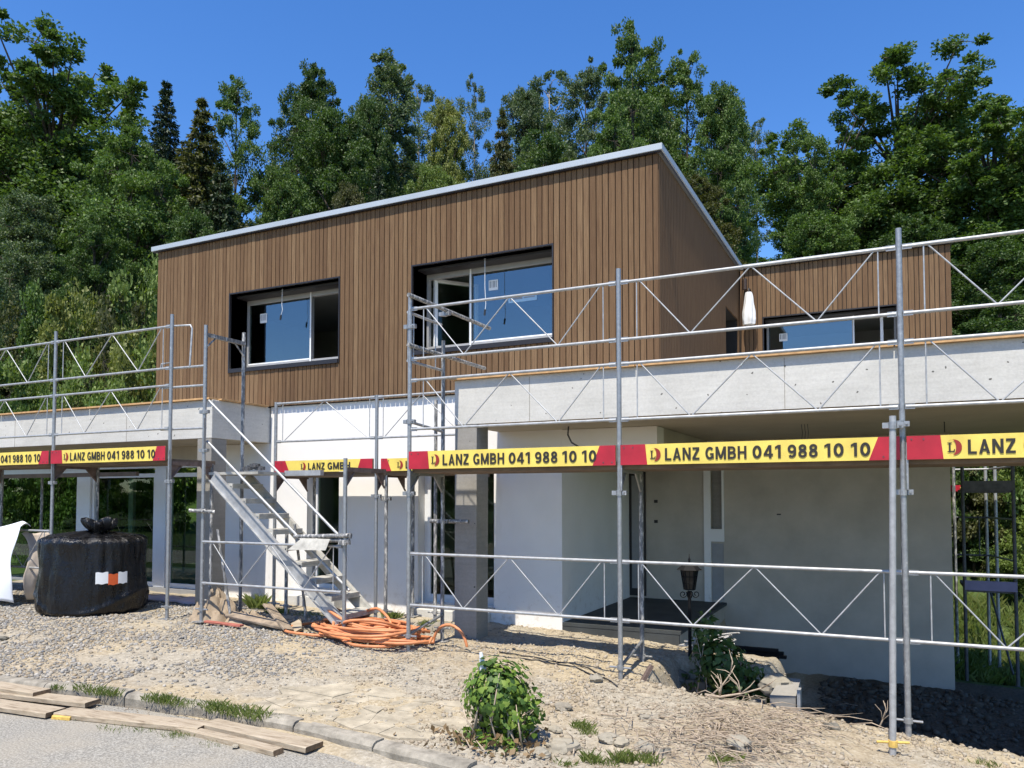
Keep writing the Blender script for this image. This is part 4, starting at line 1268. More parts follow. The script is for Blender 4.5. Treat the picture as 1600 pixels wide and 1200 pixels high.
def tower():
    t = thing('scaffold', 'dark scaffold tower with two decks seen beyond the end of the carport wall', 'scaffold', (1.3, 13.6, -2.8))
    for x, y, m in ((0.86, 14.4, 'steel_old'), (0.90, 13.2, 'steel_dark'), (1.32, 14.6, 'rail'), (1.45, 14.6, 'rail'), (1.53, 13.2, 'steel_dark')):
        standard(t, x, y, -2.86, 2.0, m, None)
    for z in (-1.33, 0.12):
        MB().box(0.92, 1.52, 13.22, 14.5, z - 0.05, z).build('deck_plank', 'steel_dark', t)
        MB().box(0.90, 1.55, 13.17, 13.19, z - 0.02, z + 0.12).build('toe_board', 'lilac' if z < 0 else 'steel_dark', t)
    MB().box(0.82, 1.46, 14.62, 14.65, 0.10, 0.20).build('toe_board', ['red'], t)
    MB().box(0.96, 1.40, 14.58, 14.61, 0.13, 0.17).build('toe_board', ['yellow'], t)
    for z in (-0.32, -0.92, 0.45):
        tube_obj('guard_rail', (0.86, 14.42, z), (1.36, 14.42, z), 0.014, M['steel_dark'] if z < 0 else M['rail'], t, 8)
        tube_obj('guard_rail', (1.34, 14.5, z), (1.55, 13.25, z), 0.014, M['steel'], t, 8)
    for x in (0.98, 1.2):
        tube_obj('end_rod', (x, 14.42, -0.32), (x, 14.42, -0.92), 0.01, M['steel_dark'], t, 6)
    tube_obj('stay', (1.34, 14.5, -1.5), (1.52, 13.6, -2.6), 0.016, M['steel_dark'], t, 8)
    tube_obj('stay', (1.62, 13.1, 0.62), (2.3, 13.1, -0.9), RAD, M['rail'], t, 8)
tower()

# ------------------------------------------------------------------ smaller things on the site
def bale():
    c = Vector((-10.46, 7.50, -1.66))
    t = thing('wrapped_bale', 'large round bale wrapped in black plastic film with a twisted top', 'bale', c)
    H = 1.13
    mb = MB()
    def fn(u, v):
        a = 2 * math.pi * u
        # profile: slumped bottom, leaning side, soft shoulder, gathered top
        if v < 0.66:
            q = v / 0.66
            r = 0.655 + 0.035 * math.sin(math.pi * min(1, q * 1.5)) * (1 - q) + 0.01 * q
            r -= 0.11 * (1 - min(1, q / 0.08)) ** 2
            z = H * 0.89 * q
        else:
            q = (v - 0.66) / 0.34
            th = min(1, q * 2.2) * math.pi / 2
            r = 0.665 - 0.13 * (1 - math.cos(th)) if q < 0.4545 else 0.535 * (1 - (q - 0.4545) / 0.5455) ** 0.9 + 0.055
            z = H * 0.89 + 0.10 * math.sin(th) + 0.07 * max(0, (q - 0.4545) / 0.5455)
        top = ss(0.55, 0.95, v)
        vf = 1 - 2.4 * abs(mn.noise((math.cos(a) * 7.5, math.sin(a) * 7.5, v * 0.8)))
        fold = 0.020 * vf + (0.010 + 0.024 * top) * math.sin(a * 19 + 3 * mn.noise((u * 4, v * 2, 0))) * (0.25 + top) * (0.3 + min(1, r / 0.4))
        n = Vector((math.cos(a), math.sin(a), v * 2.2))
        r2 = r + fold * (1 if r > 0.2 else 0.3) + 0.020 * (1 - 2.5 * abs(mn.noise((n.x * 4.5, n.y * 4.5, v * 1.1)))) + 0.010 * (1 - 2.5 * abs(mn.noise((n.x * 13, n.y * 13, v * 2.6)))) + 0.034 * mn.noise((n.x * 3.2, n.y * 3.2, v * 4)) + 0.018 * abs(mn.noise((n.x * 9, n.y * 9, v * 3.2)))
        # long diagonal crease sweeping up from the base
        sw = math.exp(-((v - 0.12 - 0.10 * math.sin(a * 2 + 0.6)) / 0.03) ** 2)
        r2 += 0.022 * sw
        z2 = z + 0.03 * top * mn.noise((n.x * 2, n.y * 2, 7))
        return (c.x + r2 * math.cos(a), c.y + r2 * math.sin(a), c.z + z2)
    mb.grid(fn, 144, 84, wrap=True)
    mb.build('wrap', 'film', t, True)
    k = MB()
    kc = c + Vector((0.16, -0.05, H + 0.05))
    def kn(u, v):
        a = 2 * math.pi * u
        # gathered neck that flares into a crumpled frill and folds over
        r = 0.065 + 0.13 * ss(0.12, 0.75, v) - 0.05 * ss(0.75, 1, v)
        z = -0.06 + 0.22 * ss(0.0, 0.62, v) - 0.15 * ss(0.62, 1.0, v)
        pl = math.sin(a * 8 + 2.5 * mn.noise((math.cos(a), math.sin(a), v * 2)))
        r *= 1 + 0.22 * pl * ss(0.05, 0.5, v) + 0.35 * mn.noise((math.cos(a) * 1.4, math.sin(a) * 1.4, v * 1.5))
        z *= 1 + 0.45 * mn.noise((math.cos(a) * 1.7 + 4, math.sin(a) * 1.7, v * 2))
        return (kc.x + r * math.cos(a) * 1.15, kc.y + r * math.sin(a), kc.z + z + 0.02 * pl * v)
    k.grid(kn, 96, 30, wrap=True)
    k.build('twisted_top', 'film', t, True)
    def patch(a0, a1, z0, z1, m):
        p = MB()
        def pf(u, v):
            a = a0 + (a1 - a0) * u
            return (c.x + 0.752 * math.cos(a), c.y + 0.752 * math.sin(a), c.z + z0 + (z1 - z0) * v + 0.006 * math.sin(u * 9))
        p.grid(pf, 8, 4)
        p.build('label', m, t, True)
    # the side towards the viewer lies at about -62 degrees
    patch(R(-34), R(-22), 0.47, 0.63, 'sticker')
    patch(R(-22), R(-12), 0.45, 0.60, 'orange_label')
    patch(R(-12), R(-2), 0.46, 0.62, 'sticker')
bale()
def tarp():
    c = Vector((-12.75, 7.35, -1.62))
    t = thing('tarpaulin', 'white tarpaulin with beige underside hung over the low scaffold rail', 'tarpaulin', c)
    mb = MB()
    def fn(u, v):
        x = -13.30 + 1.50 * u
        s = v
        z = -0.46 - 1.12 * s + 0.05 * math.sin(u * 9)
        y = 7.30 - 0.10 * math.sin(s * 2.5) - 0.05 * math.sin(u * 14 + s * 2) - 0.12 * s
        x += 0.10 * s * s + 0.02 * math.sin(s * 11)
        return (x, y, z)
    mb.grid(fn, 44, 24)
    def fn2(u, v):
        p = fn(u, 0); return (p[0], p[1] + 0.16 * v, p[2] + 0.05 * math.sin(math.pi * v))
    mb.grid(fn2, 44, 6)
    o = mb.build('front_sheet', 'tarp', t, True)
    o.modifiers.new('thick', 'SOLIDIFY').thickness = 0.006
    mb = MB()
    def fn3(u, v):
        a = v * 2.6
        x = -11.95 + 0.28 * math.sin(a) * (0.6 + 0.4 * u) + 0.02 * mn.noise((u * 5, v * 5, 1))
        z = -0.55 - 1.0 * v + 0.06 * mn.noise((u * 3, v * 4, 3))
        y = 7.36 + 0.42 * u + 0.06 * math.sin(v * 7)
        return (x, y, z)
    mb.grid(fn3, 20, 26)
    o = mb.build('folded_sheet', 'tarp_beige', t, True)
    o.modifiers.new('thick', 'SOLIDIFY').thickness = 0.006
tarp()
def burlap():
    c = Vector((-7.95, 7.62, -1.67))
    def blob(name, label, cx, cy, rx, ry, h, seed, m):
        mb = MB()
        def fn(u, v):
            a = 2 * math.pi * u
            r = v
            x, y = r * math.cos(a), r * math.sin(a)
            k = 1 + 0.28 * mn.noise((math.cos(a) * 1.6, math.sin(a) * 1.6, seed))
            e = max(0.0, 1 - r * r)
            n1 = 1 - 2.2 * abs(mn.noise((x * 2.1 + seed, y * 2.6, 0.5)))
            n2 = 1 - 2 * abs(mn.noise((x * 5 + seed, y * 6, 3)))
            n3 = 1 - 2 * abs(mn.noise((x * 11 + seed, y * 12, 7)))
            z = h * (e ** 0.7) * (0.42 + 0.62 * n1) + h * (0.26 * n2 + 0.12 * n3) * (0.35 + e)
            return (cx + x * rx * k, cy + y * ry * k, ground_h(cx, cy, False) - 0.03 + max(-0.02, z))
        mb.grid(fn, 56, 22, wrap=True)
        o = mb.build(name, m, None, True)
        o.data.set_sharp_from_angle(angle=R(40))
        return tag(o, label, 'sacking')
    blob('sacking_heap', 'crumpled brown sacking heap propped up beside the left concrete column', -8.20, 7.66, 0.34, 0.26, 0.34, 2.2, M['burlap'])
    blob('sacking_heap', 'flat dusty sacking lying among broken boards', -7.62, 7.66, 0.42, 0.22, 0.16, 6.4, M['burlap'])
burlap()
def plank(label, a, b, w, h, m='plank', cut='plank_cut', group=None, roll=0.0, cat='plank', name='plank'):
    """a timber from end a to end b (centres of the top face)"""
    a, b = Vector(a), Vector(b)
    d = (b - a); ln = d.length; d.normalize()
    s = Vector((-d.y, d.x, 0)).normalized(); up = d.cross(s); up = up if up.z > 0 else -up
    s = (s * math.cos(roll) + up * math.sin(roll)); up = d.cross(s); up = up if up.z > 0 else -up
    mb = MB()
    n = 12
    k0 = len(mb.v)
    for i in range(n + 1):
        t = i / n
        p = a + d * ln * t
        wob = 0.008 * mn.noise((t * 4 + a.x, a.y, 1))
        for (x, z) in ((-w / 2, -h), (w / 2, -h), (w / 2 + wob, -0.006), (w / 2 - 0.006 + wob, 0), (-w / 2 + 0.006 + wob, 0), (-w / 2 + wob, -0.006)):
            e = 0.0
            if i in (0, n): e = 0.012 * mn.noise((x * 30, z * 30, a.x + i))
            mb.v.append(tuple(p + s * x + up * z + d * e))
    for i in range(n):
        for j in range(6):
            mb.f.append((k0 + i * 6 + j, k0 + (i + 1) * 6 + j, k0 + (i + 1) * 6 + (j + 1) % 6, k0 + i * 6 + (j + 1) % 6)); mb.m.append(0)
    mb.f.append(tuple(k0 + j for j in range(6))); mb.m.append(1)
    mb.f.append(tuple(k0 + n * 6 + j for j in reversed(range(6)))); mb.m.append(1)
    o = mb.build(name, [m, cut], None)
    return tag(o, label, cat, group)
zr = ROADZ
G = 'timbers laid along the kerb as a ramp'
plank('short pale timber lying topmost on the pile at the kerb', (-8.9, 4.50, zr + 0.110), (-7.10, 4.60, zr + 0.100), 0.18, 0.040, group=G)
plank('second short timber with sawn end against the kerb', (-8.4, 4.42, zr + 0.066), (-6.47, 4.66, zr + 0.066), 0.17, 0.040, group=G)
plank('split timber with a yellow break under the short timbers', (-8.6, 4.16, zr + 0.055), (-6.50, 4.34, zr + 0.055), 0.20, 0.040, group=G)
plank('long pale timber with cracked top in the middle of the kerb ramp', (-6.50, 4.40, zr + 0.045), (-5.06, 4.64, zr + 0.040), 0.20, 0.040, group=G)
plank('narrow front timber half buried in dust at the end of the ramp', (-5.30, 4.56, zr + 0.03), (-4.12, 4.47, zr + 0.025), 0.10, 0.04, group=G)
plank('wide end timber with dark sawn end touching the bare kerb', (-5.10, 4.72, zr + 0.045), (-3.93, 4.64, zr + 0.040), 0.18, 0.042, group=G)
plank('broken yellow splinter on the road beside the split timber', (-6.48, 4.32, zr + 0.03), (-6.30, 4.36, zr + 0.03), 0.09, 0.03, 'plank_yellow', 'plank_yellow', name='wood_splinter')
plank('weathered board leaning on rubble beside the sacking', (-7.80, 7.52, -1.50), (-6.85, 7.55, -1.60), 0.15, 0.03, 'deck_grey', roll=0.25)
plank('second weathered board crossing the rubble towards the hose', (-7.55, 7.95, -1.42), (-6.72, 7.45, -1.62), 0.13, 0.03, 'deck_grey', roll=-0.2)
plank('red painted strip lying under the broken boards', (-8.0, 7.32, -1.585), (-7.40, 7.34, -1.60), 0.07, 0.025, 'red_strip', 'red_strip')
plank('pale offcut standing askew at the end of the broken boards', (-6.90, 7.75, -1.58), (-6.70, 7.55, -1.66), 0.15, 0.025, 'plank', roll=0.5)
plank('grey beam lying on the ground behind the orange hose', (-6.10, 8.2, -1.60), (-5.45, 7.95, -1.62), 0.10, 0.05, 'rock_dark', 'rock_dark')

def hose():
    pts = []
    r = random.Random(5)
    cx, cy = -5.62, 7.62
    gz = -1.70
    a = 0.0
    loops = 27
    n = loops * 30
    for i in range(n):
        k = i / 30
        lp = int(k)
        q = random.Random(lp * 7 + 1)
        q2 = random.Random((lp + 1) * 7 + 1)
        f = k - lp
        f = f * f * (3 - 2 * f)
        def par(q): return (q.uniform(-0.34, 0.30), q.uniform(-0.16, 0.22), q.uniform(0.30, 0.72), q.uniform(0.15, 0.42), q.uniform(0.0, 0.16))
        p1, p2 = par(q), par(q2)
        p = [x + (y - x) * f for x, y in zip(p1, p2)]
        a = -2 * math.pi * k
        x = cx + p[0] + p[2] * math.cos(a) + 0.03 * math.sin(5 * a)
        y = cy + p[1] + p[3] * math.sin(a) + 0.05 * math.sin(2 * a + lp)
        lift = (0.10 + 0.16 * ((lp * 7) % 5) / 5) * max(0, math.sin(a + 2.2 + lp)) ** 2 if lp % 4 == 1 else 0
        z = gz + 0.016 + lp * 0.0055 + p[4] * 0.6 * (0.5 + 0.5 * math.sin(a + lp * 1.7)) + lift
        pts.append((x, y, z))
    tail = [(-5.0 + 0.03 * k, 7.80, -1.69) for k in range(4)] + [(-4.66 - 0.22 * math.cos(math.pi * k / 12), 7.84 + 0.02 * k / 12, -1.70 - 0.06 * k / 12 + 0.25 * math.sin(math.pi * k / 12)) for k in range(13)]
    pts += [(-5.0, 7.75, -1.69)] + tail
    head = [(-5.7, 8.2, -1.66), (-6.3, 8.30, -1.60), (-6.72, 8.05, -1.62), (-6.88, 7.65, -1.63), (-6.76, 7.42, -1.64), (-6.42, 7.36, -1.645), (-6.1, 7.42, -1.65)]
    # smooth the polyline
    allp = [Vector(p) for p in head + pts]
    out = []
    for i in range(len(allp) - 1):
        p0, p1, p2, p3 = allp[max(0, i - 1)], allp[i], allp[i + 1], allp[min(len(allp) - 1, i + 2)]
        m = 5 if (p2 - p1).length > 0.16 else 1
        for j in range(m):
            t = j / m
            out.append(0.5 * ((2 * p1) + (p2 - p0) * t + (2 * p0 - 5 * p1 + 4 * p2 - p3) * t * t + (3 * p1 - p0 - 3 * p2 + p3) * t ** 3))
    out.append(allp[-1])
    o = MB().tube(out, 0.0172, 8).build('hose', 'hose', None, True)
    tag(o, 'coil of thick orange hose lying between the scaffold stair and the column', 'hose')
hose()
def lantern():
    c = Vector((-2.143, 9.0, -1.86))
    t = thing('lantern', 'black wrought iron lantern on a post in front of the entrance platform', 'lantern', c)
    x, y = c.x, c.y
    MB().tube([(x, y, -1.95), (x, y, -1.16), (x, y, -1.08)], [0.022, 0.018, 0.03], 10).build('post', 'iron', t, True, auto=50)
    # hexagonal cage, wider at the top
    def hexring(r, z): return [(x + r * math.cos(R(60 * k + 15)), y + r * math.sin(R(60 * k + 15)), z) for k in range(6)]
    lo, hi = hexring(0.062, -1.06), hexring(0.098, -0.835)
    mb = MB()
    for k in range(6):
        mb.tube([lo[k], hi[k]], 0.007, 6)
        mb.tube([lo[k], lo[(k + 1) % 6]], 0.007, 6); mb.tube([hi[k], hi[(k + 1) % 6]], 0.008, 6)
        for f in (0.33, 0.66):
            a = Vector(lo[k]).lerp(Vector(hi[k]), f); b = Vector(lo[(k + 1) % 6]).lerp(Vector(hi[(k + 1) % 6]), f)
            mb.tube([a, b], 0.004, 5)
        a = (Vector(lo[k]) + Vector(lo[(k + 1) % 6])) / 2; b = (Vector(hi[k]) + Vector(hi[(k + 1) % 6])) / 2
        mb.tube([a, b], 0.004, 5)
    mb.build('cage', 'iron', t, True, auto=50)
    lo, hi = hexring(0.056, -1.055), hexring(0.091, -0.84)
    mb = MB()
    for k in range(6):
        mb.quad(lo[k], lo[(k + 1) % 6], hi[(k + 1) % 6], hi[k])
    mb.build('glass_panes', 'lantern_glass', t)
    r0, r1, r2 = hexring(0.145, -0.835), hexring(0.085, -0.785), hexring(0.03, -0.755)
    mb = MB()
    for k in range(6):
        j = (k + 1) % 6
        mb.quad(r0[k], r0[j], r1[j], r1[k]); mb.quad(r1[k], r1[j], r2[j], r2[k])
    mb.poly(list(reversed(r0))); mb.poly(r2)
    mb.build('roof', 'iron', t)
    MB().tube([(x, y, -0.76), (x, y, -0.735), (x, y, -0.72), (x, y, -0.70), (x, y, -0.65)], [0.018, 0.010, 0.018, 0.007, 0.003], 8).build('finial', 'iron', t, True)
    mb = MB()
    for k in range(4):
        a = R(90 * k + 26)
        dx, dy = math.cos(a), math.sin(a)
        pts = []
        for i in range(22):
            q = i / 21
            th = q * 2 * math.pi * 1.35
            rr = 0.012 + 0.034 * (1 - q)
            cxr, cz = 0.075, -1.115
            pts.append((x + dx * (cxr + rr * math.cos(th + 2.6)), y + dy * (cxr + rr * math.cos(th + 2.6)), cz + rr * math.sin(th + 2.6)))
        pts = [(x + dx * 0.02, y + dy * 0.02, -1.15)] + pts
        mb.tube(pts, 0.0055, 5)
    mb.build('scroll', 'iron', t, True)
lantern()
def bench():
    t = thing('lumber_rest', 'black stack of rails on a trestle standing in the carport pit', 'trestle', (-1.6, 10.9, -2.8))
    for k, (a, b, z, dy) in enumerate(((-2.02, -1.42, -2.03, 0), (-2.0, -1.36, -2.075, 0.06), (-1.98, -1.40, -2.11, -0.04), (-1.85, -1.33, -2.13, 0.1))):
        MB().box(a, b, 10.85 + dy, 10.93 + dy, z - 0.018, z + 0.018).build('rail', 'iron', t)
    for x in (-1.75, -1.60):
        MB().box(x, x + 0.10, 10.86, 10.96, -2.95, -2.152).build('leg', 'iron', t)
bench()
def cables():
    mb = MB()
    r = random.Random(3)
    for k in range(9):
        cx, cy = -2.0 + r.uniform(-0.10, 0.10), 9.40 + r.uniform(-0.06, 0.06)
        rx, ry = r.uniform(0.16, 0.34), r.uniform(0.08, 0.14)
        tilt = r.uniform(-0.05, 0.16)
        z0 = ground_h(cx, cy, False) + 0.03 + 0.012 * k
        pts = [(cx + rx * math.cos(a / 24 * 2 * math.pi), cy + ry * math.sin(a / 24 * 2 * math.pi), z0 + tilt * 0.5 * (1 + math.cos(a / 24 * 2 * math.pi))) for a in range(r.randint(17, 25))]
        mb.tube(pts, 0.009, 6)
    o = mb.build('cable_tangle', 'cable', None, True)
    tag(o, 'tangle of grey cables on the lit soil ledge beside the ivy mound', 'cable')
    for lab, pts, m in (('grey conduit loop hanging from the soffit beside the column', [(-3.72, 9.2, 0.905), (-3.73, 9.2, 0.80), (-3.68, 9.2, 0.70), (-3.58, 9.2, 0.64), (-3.50, 9.2, 0.60)], 'steel_dark'),):
        o = MB().tube(pts, 0.011, 8).build('conduit', m, None, True)
        tag(o, lab, 'conduit')
    mb = MB()
    for k in range(3):
        x = -1.02 + 0.035 * k
        mb.tube([(x, 10.2, 0.905), (x + 0.01, 10.2, 0.80), (x - 0.004, 10.21, 0.66)], 0.004, 5)
    tag(mb.build('hanging_wire', 'steel_dark', None), 'three thin wires hanging together from the carport soffit', 'wire')
    o = MB().tube([(0.55, 10.6, 0.905), (0.552, 10.6, 0.78)], 0.006, 6).build('hanging_wire', 'ink', None)
    tag(o, 'single stub of black wire hanging from the soffit near its end', 'wire')
cables()
def parasol():
    t = thing('wrapped_fixture', 'white plastic bag tied over a fitting on the timber corner of the terrace', 'bag', (-2.40, 15.12, 3.3))
    x, y = -2.42, 15.12
    mb = MB()
    def fn(u, v):
        a = 2 * math.pi * u
        r = 0.050 + 0.070 * min(1, v * 1.2) ** 0.7 * (1 - 0.15 * ss(0.85, 1, v))
        r *= 1 + 0.12 * math.sin(a * 6 + v * 3) + 0.10 * mn.noise((math.cos(a) * 2, math.sin(a) * 2, v * 4))
        return (x + r * math.cos(a), y + r * math.sin(a) * 0.8, 3.90 - 0.62 * v)
    mb.grid(fn, 36, 40, wrap=True)
    mb.poly([fn(i / 36, 0) for i in range(36)])
    mb.poly([fn(i / 36, 1) for i in reversed(range(36))])
    mb.build('cover', 'cloth_white', t, True)
    MB().tube([(x, y, 3.86), (x, y + 0.02, 3.97), (x, 15.297, 3.98)], 0.018, 8).build('bracket', 'ink', t, True)
    w = thing('wall_spotlight', 'bronze tube spotlight fixed high in the timber corner of the terrace', 'wall lamp', (-2.50, 15.2, 4.05))
    MB().tube([(-2.50, 15.18, 3.97), (-2.50, 15.18, 4.17)], 0.045, 14).build('lamp_tube', 'brown_metal', w, True, auto=50)
    MB().tube([(-2.50, 15.19, 4.15), (-2.50, 15.26, 4.20), (-2.50, 15.297, 4.20)], 0.02, 8).build('arm', 'ink', w, True)
parasol()
def pinkfoil():
    mb = MB()
    def fn(u, v): return (-11.3 + 2.1 * u, 8.55 + 0.35 * v, -1.60 + 0.03 * mn.noise((u * 9, v * 3, 1)) + 0.02 * v)
    mb.grid(fn, 30, 4)
    o = mb.build('insulation_sheet', 'rosepaper', None, True)
    o.modifiers.new('thick', 'SOLIDIFY').thickness = 0.03
    tag(o, 'pale pink insulation sheet lying along the glazed front beside the bale', 'insulation sheet')
pinkfoil()

# ------------------------------------------------------------------ stones and rubble
def ico():
    t = (1 + 5 ** 0.5) / 2
    v = np.array([(-1, t, 0), (1, t, 0), (-1, -t, 0), (1, -t, 0), (0, -1, t), (0, 1, t), (0, -1, -t), (0, 1, -t), (t, 0, -1), (t, 0, 1), (-t, 0, -1), (-t, 0, 1)], float)
    v /= np.linalg.norm(v[0])
    f = np.array([(0, 11, 5), (0, 5, 1), (0, 1, 7), (0, 7, 10), (0, 10, 11), (1, 5, 9), (5, 11, 4), (11, 10, 2), (10, 7, 6), (7, 1, 8), (3, 9, 4), (3, 4, 2), (3, 2, 6), (3, 6, 8), (3, 8, 9), (4, 9, 5), (2, 4, 11), (6, 2, 10), (8, 6, 7), (9, 8, 1)])
    return v, f
IV, IF = ico()
OV = np.array([(1, 0, 0), (0, 1, 0), (-1, 0, 0), (0, -1, 0), (0, 0, 1), (0, 0, -1)], float)
OV = np.concatenate([OV[:4] + np.array([0, 0, 0.25]) * np.array([[1], [-1], [1], [-1]]), OV[4:]])
OF = np.array([(0, 1, 4), (1, 2, 4), (2, 3, 4), (3, 0, 4), (1, 0, 5), (2, 1, 5), (3, 2, 5), (0, 3, 5)])
def scatter(name, label, pts, sizes, m, flat=0.6, smooth=False):
    small = [k for k in range(len(pts)) if sizes[k] < 0.0140]
    big = [k for k in range(len(pts)) if sizes[k] >= 0.0140]
    Vs, Fs, off = [], [], 0
    for idx, bv, bf in ((small, OV, OF), (big, IV, IF)):
        if not idx: continue
        V, F = stones([pts[k] for k in idx], [sizes[k] for k in idx], flat, bv, bf)
        Vs.append(V); Fs.append(F + off); off += len(V)
    o = link(name, np_mesh(name, np.concatenate(Vs), np.concatenate(Fs), m, smooth))
    return tag(o, label, kind='stuff')
def stones(pts, sizes, flat, bv, bf):
    n = len(pts); nv = len(bv)
    P = np.array(pts); Sz = np.array(sizes)
    V = bv[None] * (1 + npr.normal(0, 0.17, (n, nv, 1)))
    V = V * np.stack([npr.uniform(0.75, 1.35, n), npr.uniform(0.7, 1.1, n), npr.uniform(flat * 0.7, flat * 1.3, n)], -1)[:, None]
    a = npr.uniform(0, 2 * np.pi, n); ca, sa = np.cos(a), np.sin(a)
    b = npr.normal(0, 0.5, n); cb, sb = np.cos(b), np.sin(b)
    x, y, z = V[..., 0], V[..., 1], V[..., 2]
    y, z = y * cb[:, None] - z * sb[:, None], y * sb[:, None] + z * cb[:, None]
    x, y = x * ca[:, None] - y * sa[:, None], x * sa[:, None] + y * ca[:, None]
    V = np.stack([x, y, z], -1) * Sz[:, None, None] + P[:, None]
    return V.reshape(-1, 3), (bf[None] + (np.arange(n) * nv)[:, None, None]).reshape(-1, 3)
def gravel():
    r = random.Random(21)
    P, Z = [], []
    while len(P) < 66000:
        x = r.uniform(-14.5, -2.6); y = r.uniform(4.75, 9.0)
        if y < kerb_y(x) + 0.16: continue
        d = 0.5 + 0.9 * mn.noise((x * 0.75, y * 1.0, 4)) + 0.5 * mn.noise((x * 2.2, y * 2.2, 8))
        d *= ss(-3.6, -6.2, x) * 0.92 + 0.08
        if -6.9 < x < -3.4 and y < 6.1: d *= ss(5.5, 6.3, y) * 0.9 + 0.1
        if math.hypot((x + 7.6) / 0.8, (y - 6.0) / 0.5) < 1: d *= 0.25
        if r.random() > max(0.06, d * 1.5): continue
        s = (0.0050 + 0.021 * r.random() ** 3.6) * (1.0 if x < -6.5 else 0.66 + 0.34 * ss(-5.0, -6.5, x))
        P.append((x, y, ground_h(x, y) + s * 0.22)); Z.append(s)
    scatter('gravel', 'loose grey and buff gravel spread over the yard', P, Z, M['gravel'], 0.72)
    P, Z = [], []
    while len(P) < 26000:
        x = r.uniform(-4.8, 1.9); y = r.uniform(3.7, 7.9) if r.random() < 0.85 else r.uniform(7.9, 9.6)
        if on_road(x, y - 0.2): continue
        if -4.8 < x < -3.4 and y < 6.0 and r.random() < 0.8: continue
        d = 0.45 + 1.0 * mn.noise((x * 1.3, y * 1.3, 14))
        if r.random() > max(0.12, d): continue
        s = 0.0045 + 0.019 * r.random() ** 4.0
        P.append((x, y, ground_h(x, y) + s * 0.2)); Z.append(s)
    scatter('rubble', 'crumbly clods and small stones over the dirt heap', P, Z, M['clod'], 0.7)
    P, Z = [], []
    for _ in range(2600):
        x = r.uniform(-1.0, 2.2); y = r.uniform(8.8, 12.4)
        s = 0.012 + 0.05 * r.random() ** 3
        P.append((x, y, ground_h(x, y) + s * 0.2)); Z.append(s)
    scatter('rubble', 'dark earth clods in the carport pit', P, Z, M['clod_shaded'], 0.7)
    P, Z = [], []
    for _ in range(900):
        x = r.uniform(-14, -2.2); y = kerb_y(x) - abs(r.gauss(0, 0.22)) - 0.02
        s = 0.004 + 0.009 * r.random() ** 2
        P.append((x, y, ROADZ - 0.012 * max(0, x + 6) + s * 0.3)); Z.append(s)
    scatter('grit', 'loose grit along the road edge', P, Z, M['clod'], 0.7)
gravel()
def rock(label, x, y, s, m='rock', sink=0.3, flat=0.65, seed=0, rot=0.0, z=None, group=None):
    mb = MB()
    def fn(u, v):
        a = 2 * math.pi * u; b = math.pi * (v - 0.5)
        d = Vector((math.cos(b) * math.cos(a), math.cos(b) * math.sin(a), math.sin(b)))
        k = 1 + 0.34 * mn.noise(d * 1.3 + Vector((seed, 0, 0))) + 0.20 * mn.noise(d * 2.9 + Vector((seed, 4, 0))) - 0.16 * abs(mn.noise(d * 6.0 + Vector((seed, 9, 0))))
        p = d * k
        p.x *= 1.25; p.z *= flat
        px, py = p.x * math.cos(rot) - p.y * math.sin(rot), p.x * math.sin(rot) + p.y * math.cos(rot)
        zz = (ground_h(x, y) if z is None else z)
        return (x + px * s, y + py * s, zz + p.z * s + s * flat * (1 - 2 * sink))
    mb.grid(fn, 26, 15, wrap=True)
    o = mb.build('rock', m, None, True)
    o.data.set_sharp_from_angle(angle=R(32))
    return tag(o, label, 'rock', group)
def ground_pt(u, v):
    """where a line of sight meets the ground"""
    d = ray(u, v)
    t = 3.5
    while t < 30:
        p = d * t
        if p.z < (ROADZ if on_road(p.x, p.y) else ground_h(p.x, p.y, False)): return p
        t += 0.02
    return d * 12
RK = 'stones scattered over the dirt heap'
for k, (u, v, px, lab) in enumerate((
        (952, 1163, 15, 'rounded yellow stone near the foreground grass'),
        (972, 1169, 12, 'pale grey round stone beside the yellow stone'),
        (1008, 1175, 15, 'broad flat stone behind the foreground grass'),
        (1036, 1178, 11, 'dark edged stone at the end of the stone row'),
        (1155, 1172, 20, 'large cracked stone under the dry twigs'),
        (880, 1172, 22, 'angular pale boulder at the foot of the ivy bush'),
        (845, 1182, 14, 'low rough stone in front of the ivy bush'),
        (880, 1112, 12, 'smooth oval pebble beside the ivy bush'),
        (932, 1070, 10, 'light stone on the slope above the ivy bush'),
        (1300, 1140, 12, 'flat dark slab resting on the heap crest'),
        (865, 1145, 10, 'reddish brown stone beside the ivy roots'),
        (368, 1168, 5, 'single white pebble lying on the asphalt'),
        (255, 1130, 6, 'small white stone against the long kerb timber'),
        (932, 985, 9, 'dark cobble on the soil below the platform'),
        (1010, 1128, 9, 'grey stone half sunk in the middle of the heap'),
        (690, 985, 17, 'white limestone block beside the concrete footing'),
        (720, 1150, 12, 'chalky stone at the edge of the paving'),
        (5, 1000, 7, 'dark stone at the edge of the gravel'))):
    p = ground_pt(u, v)
    depth = p.dot(FW)
    road = on_road(p.x, p.y)
    rock(lab, p.x, p.y, px * depth / FPX, 'rock_dark' if 'dark' in lab else 'rock', 0.3, 0.62, k * 3.7, k * 1.3, ROADZ if road else None, RK)
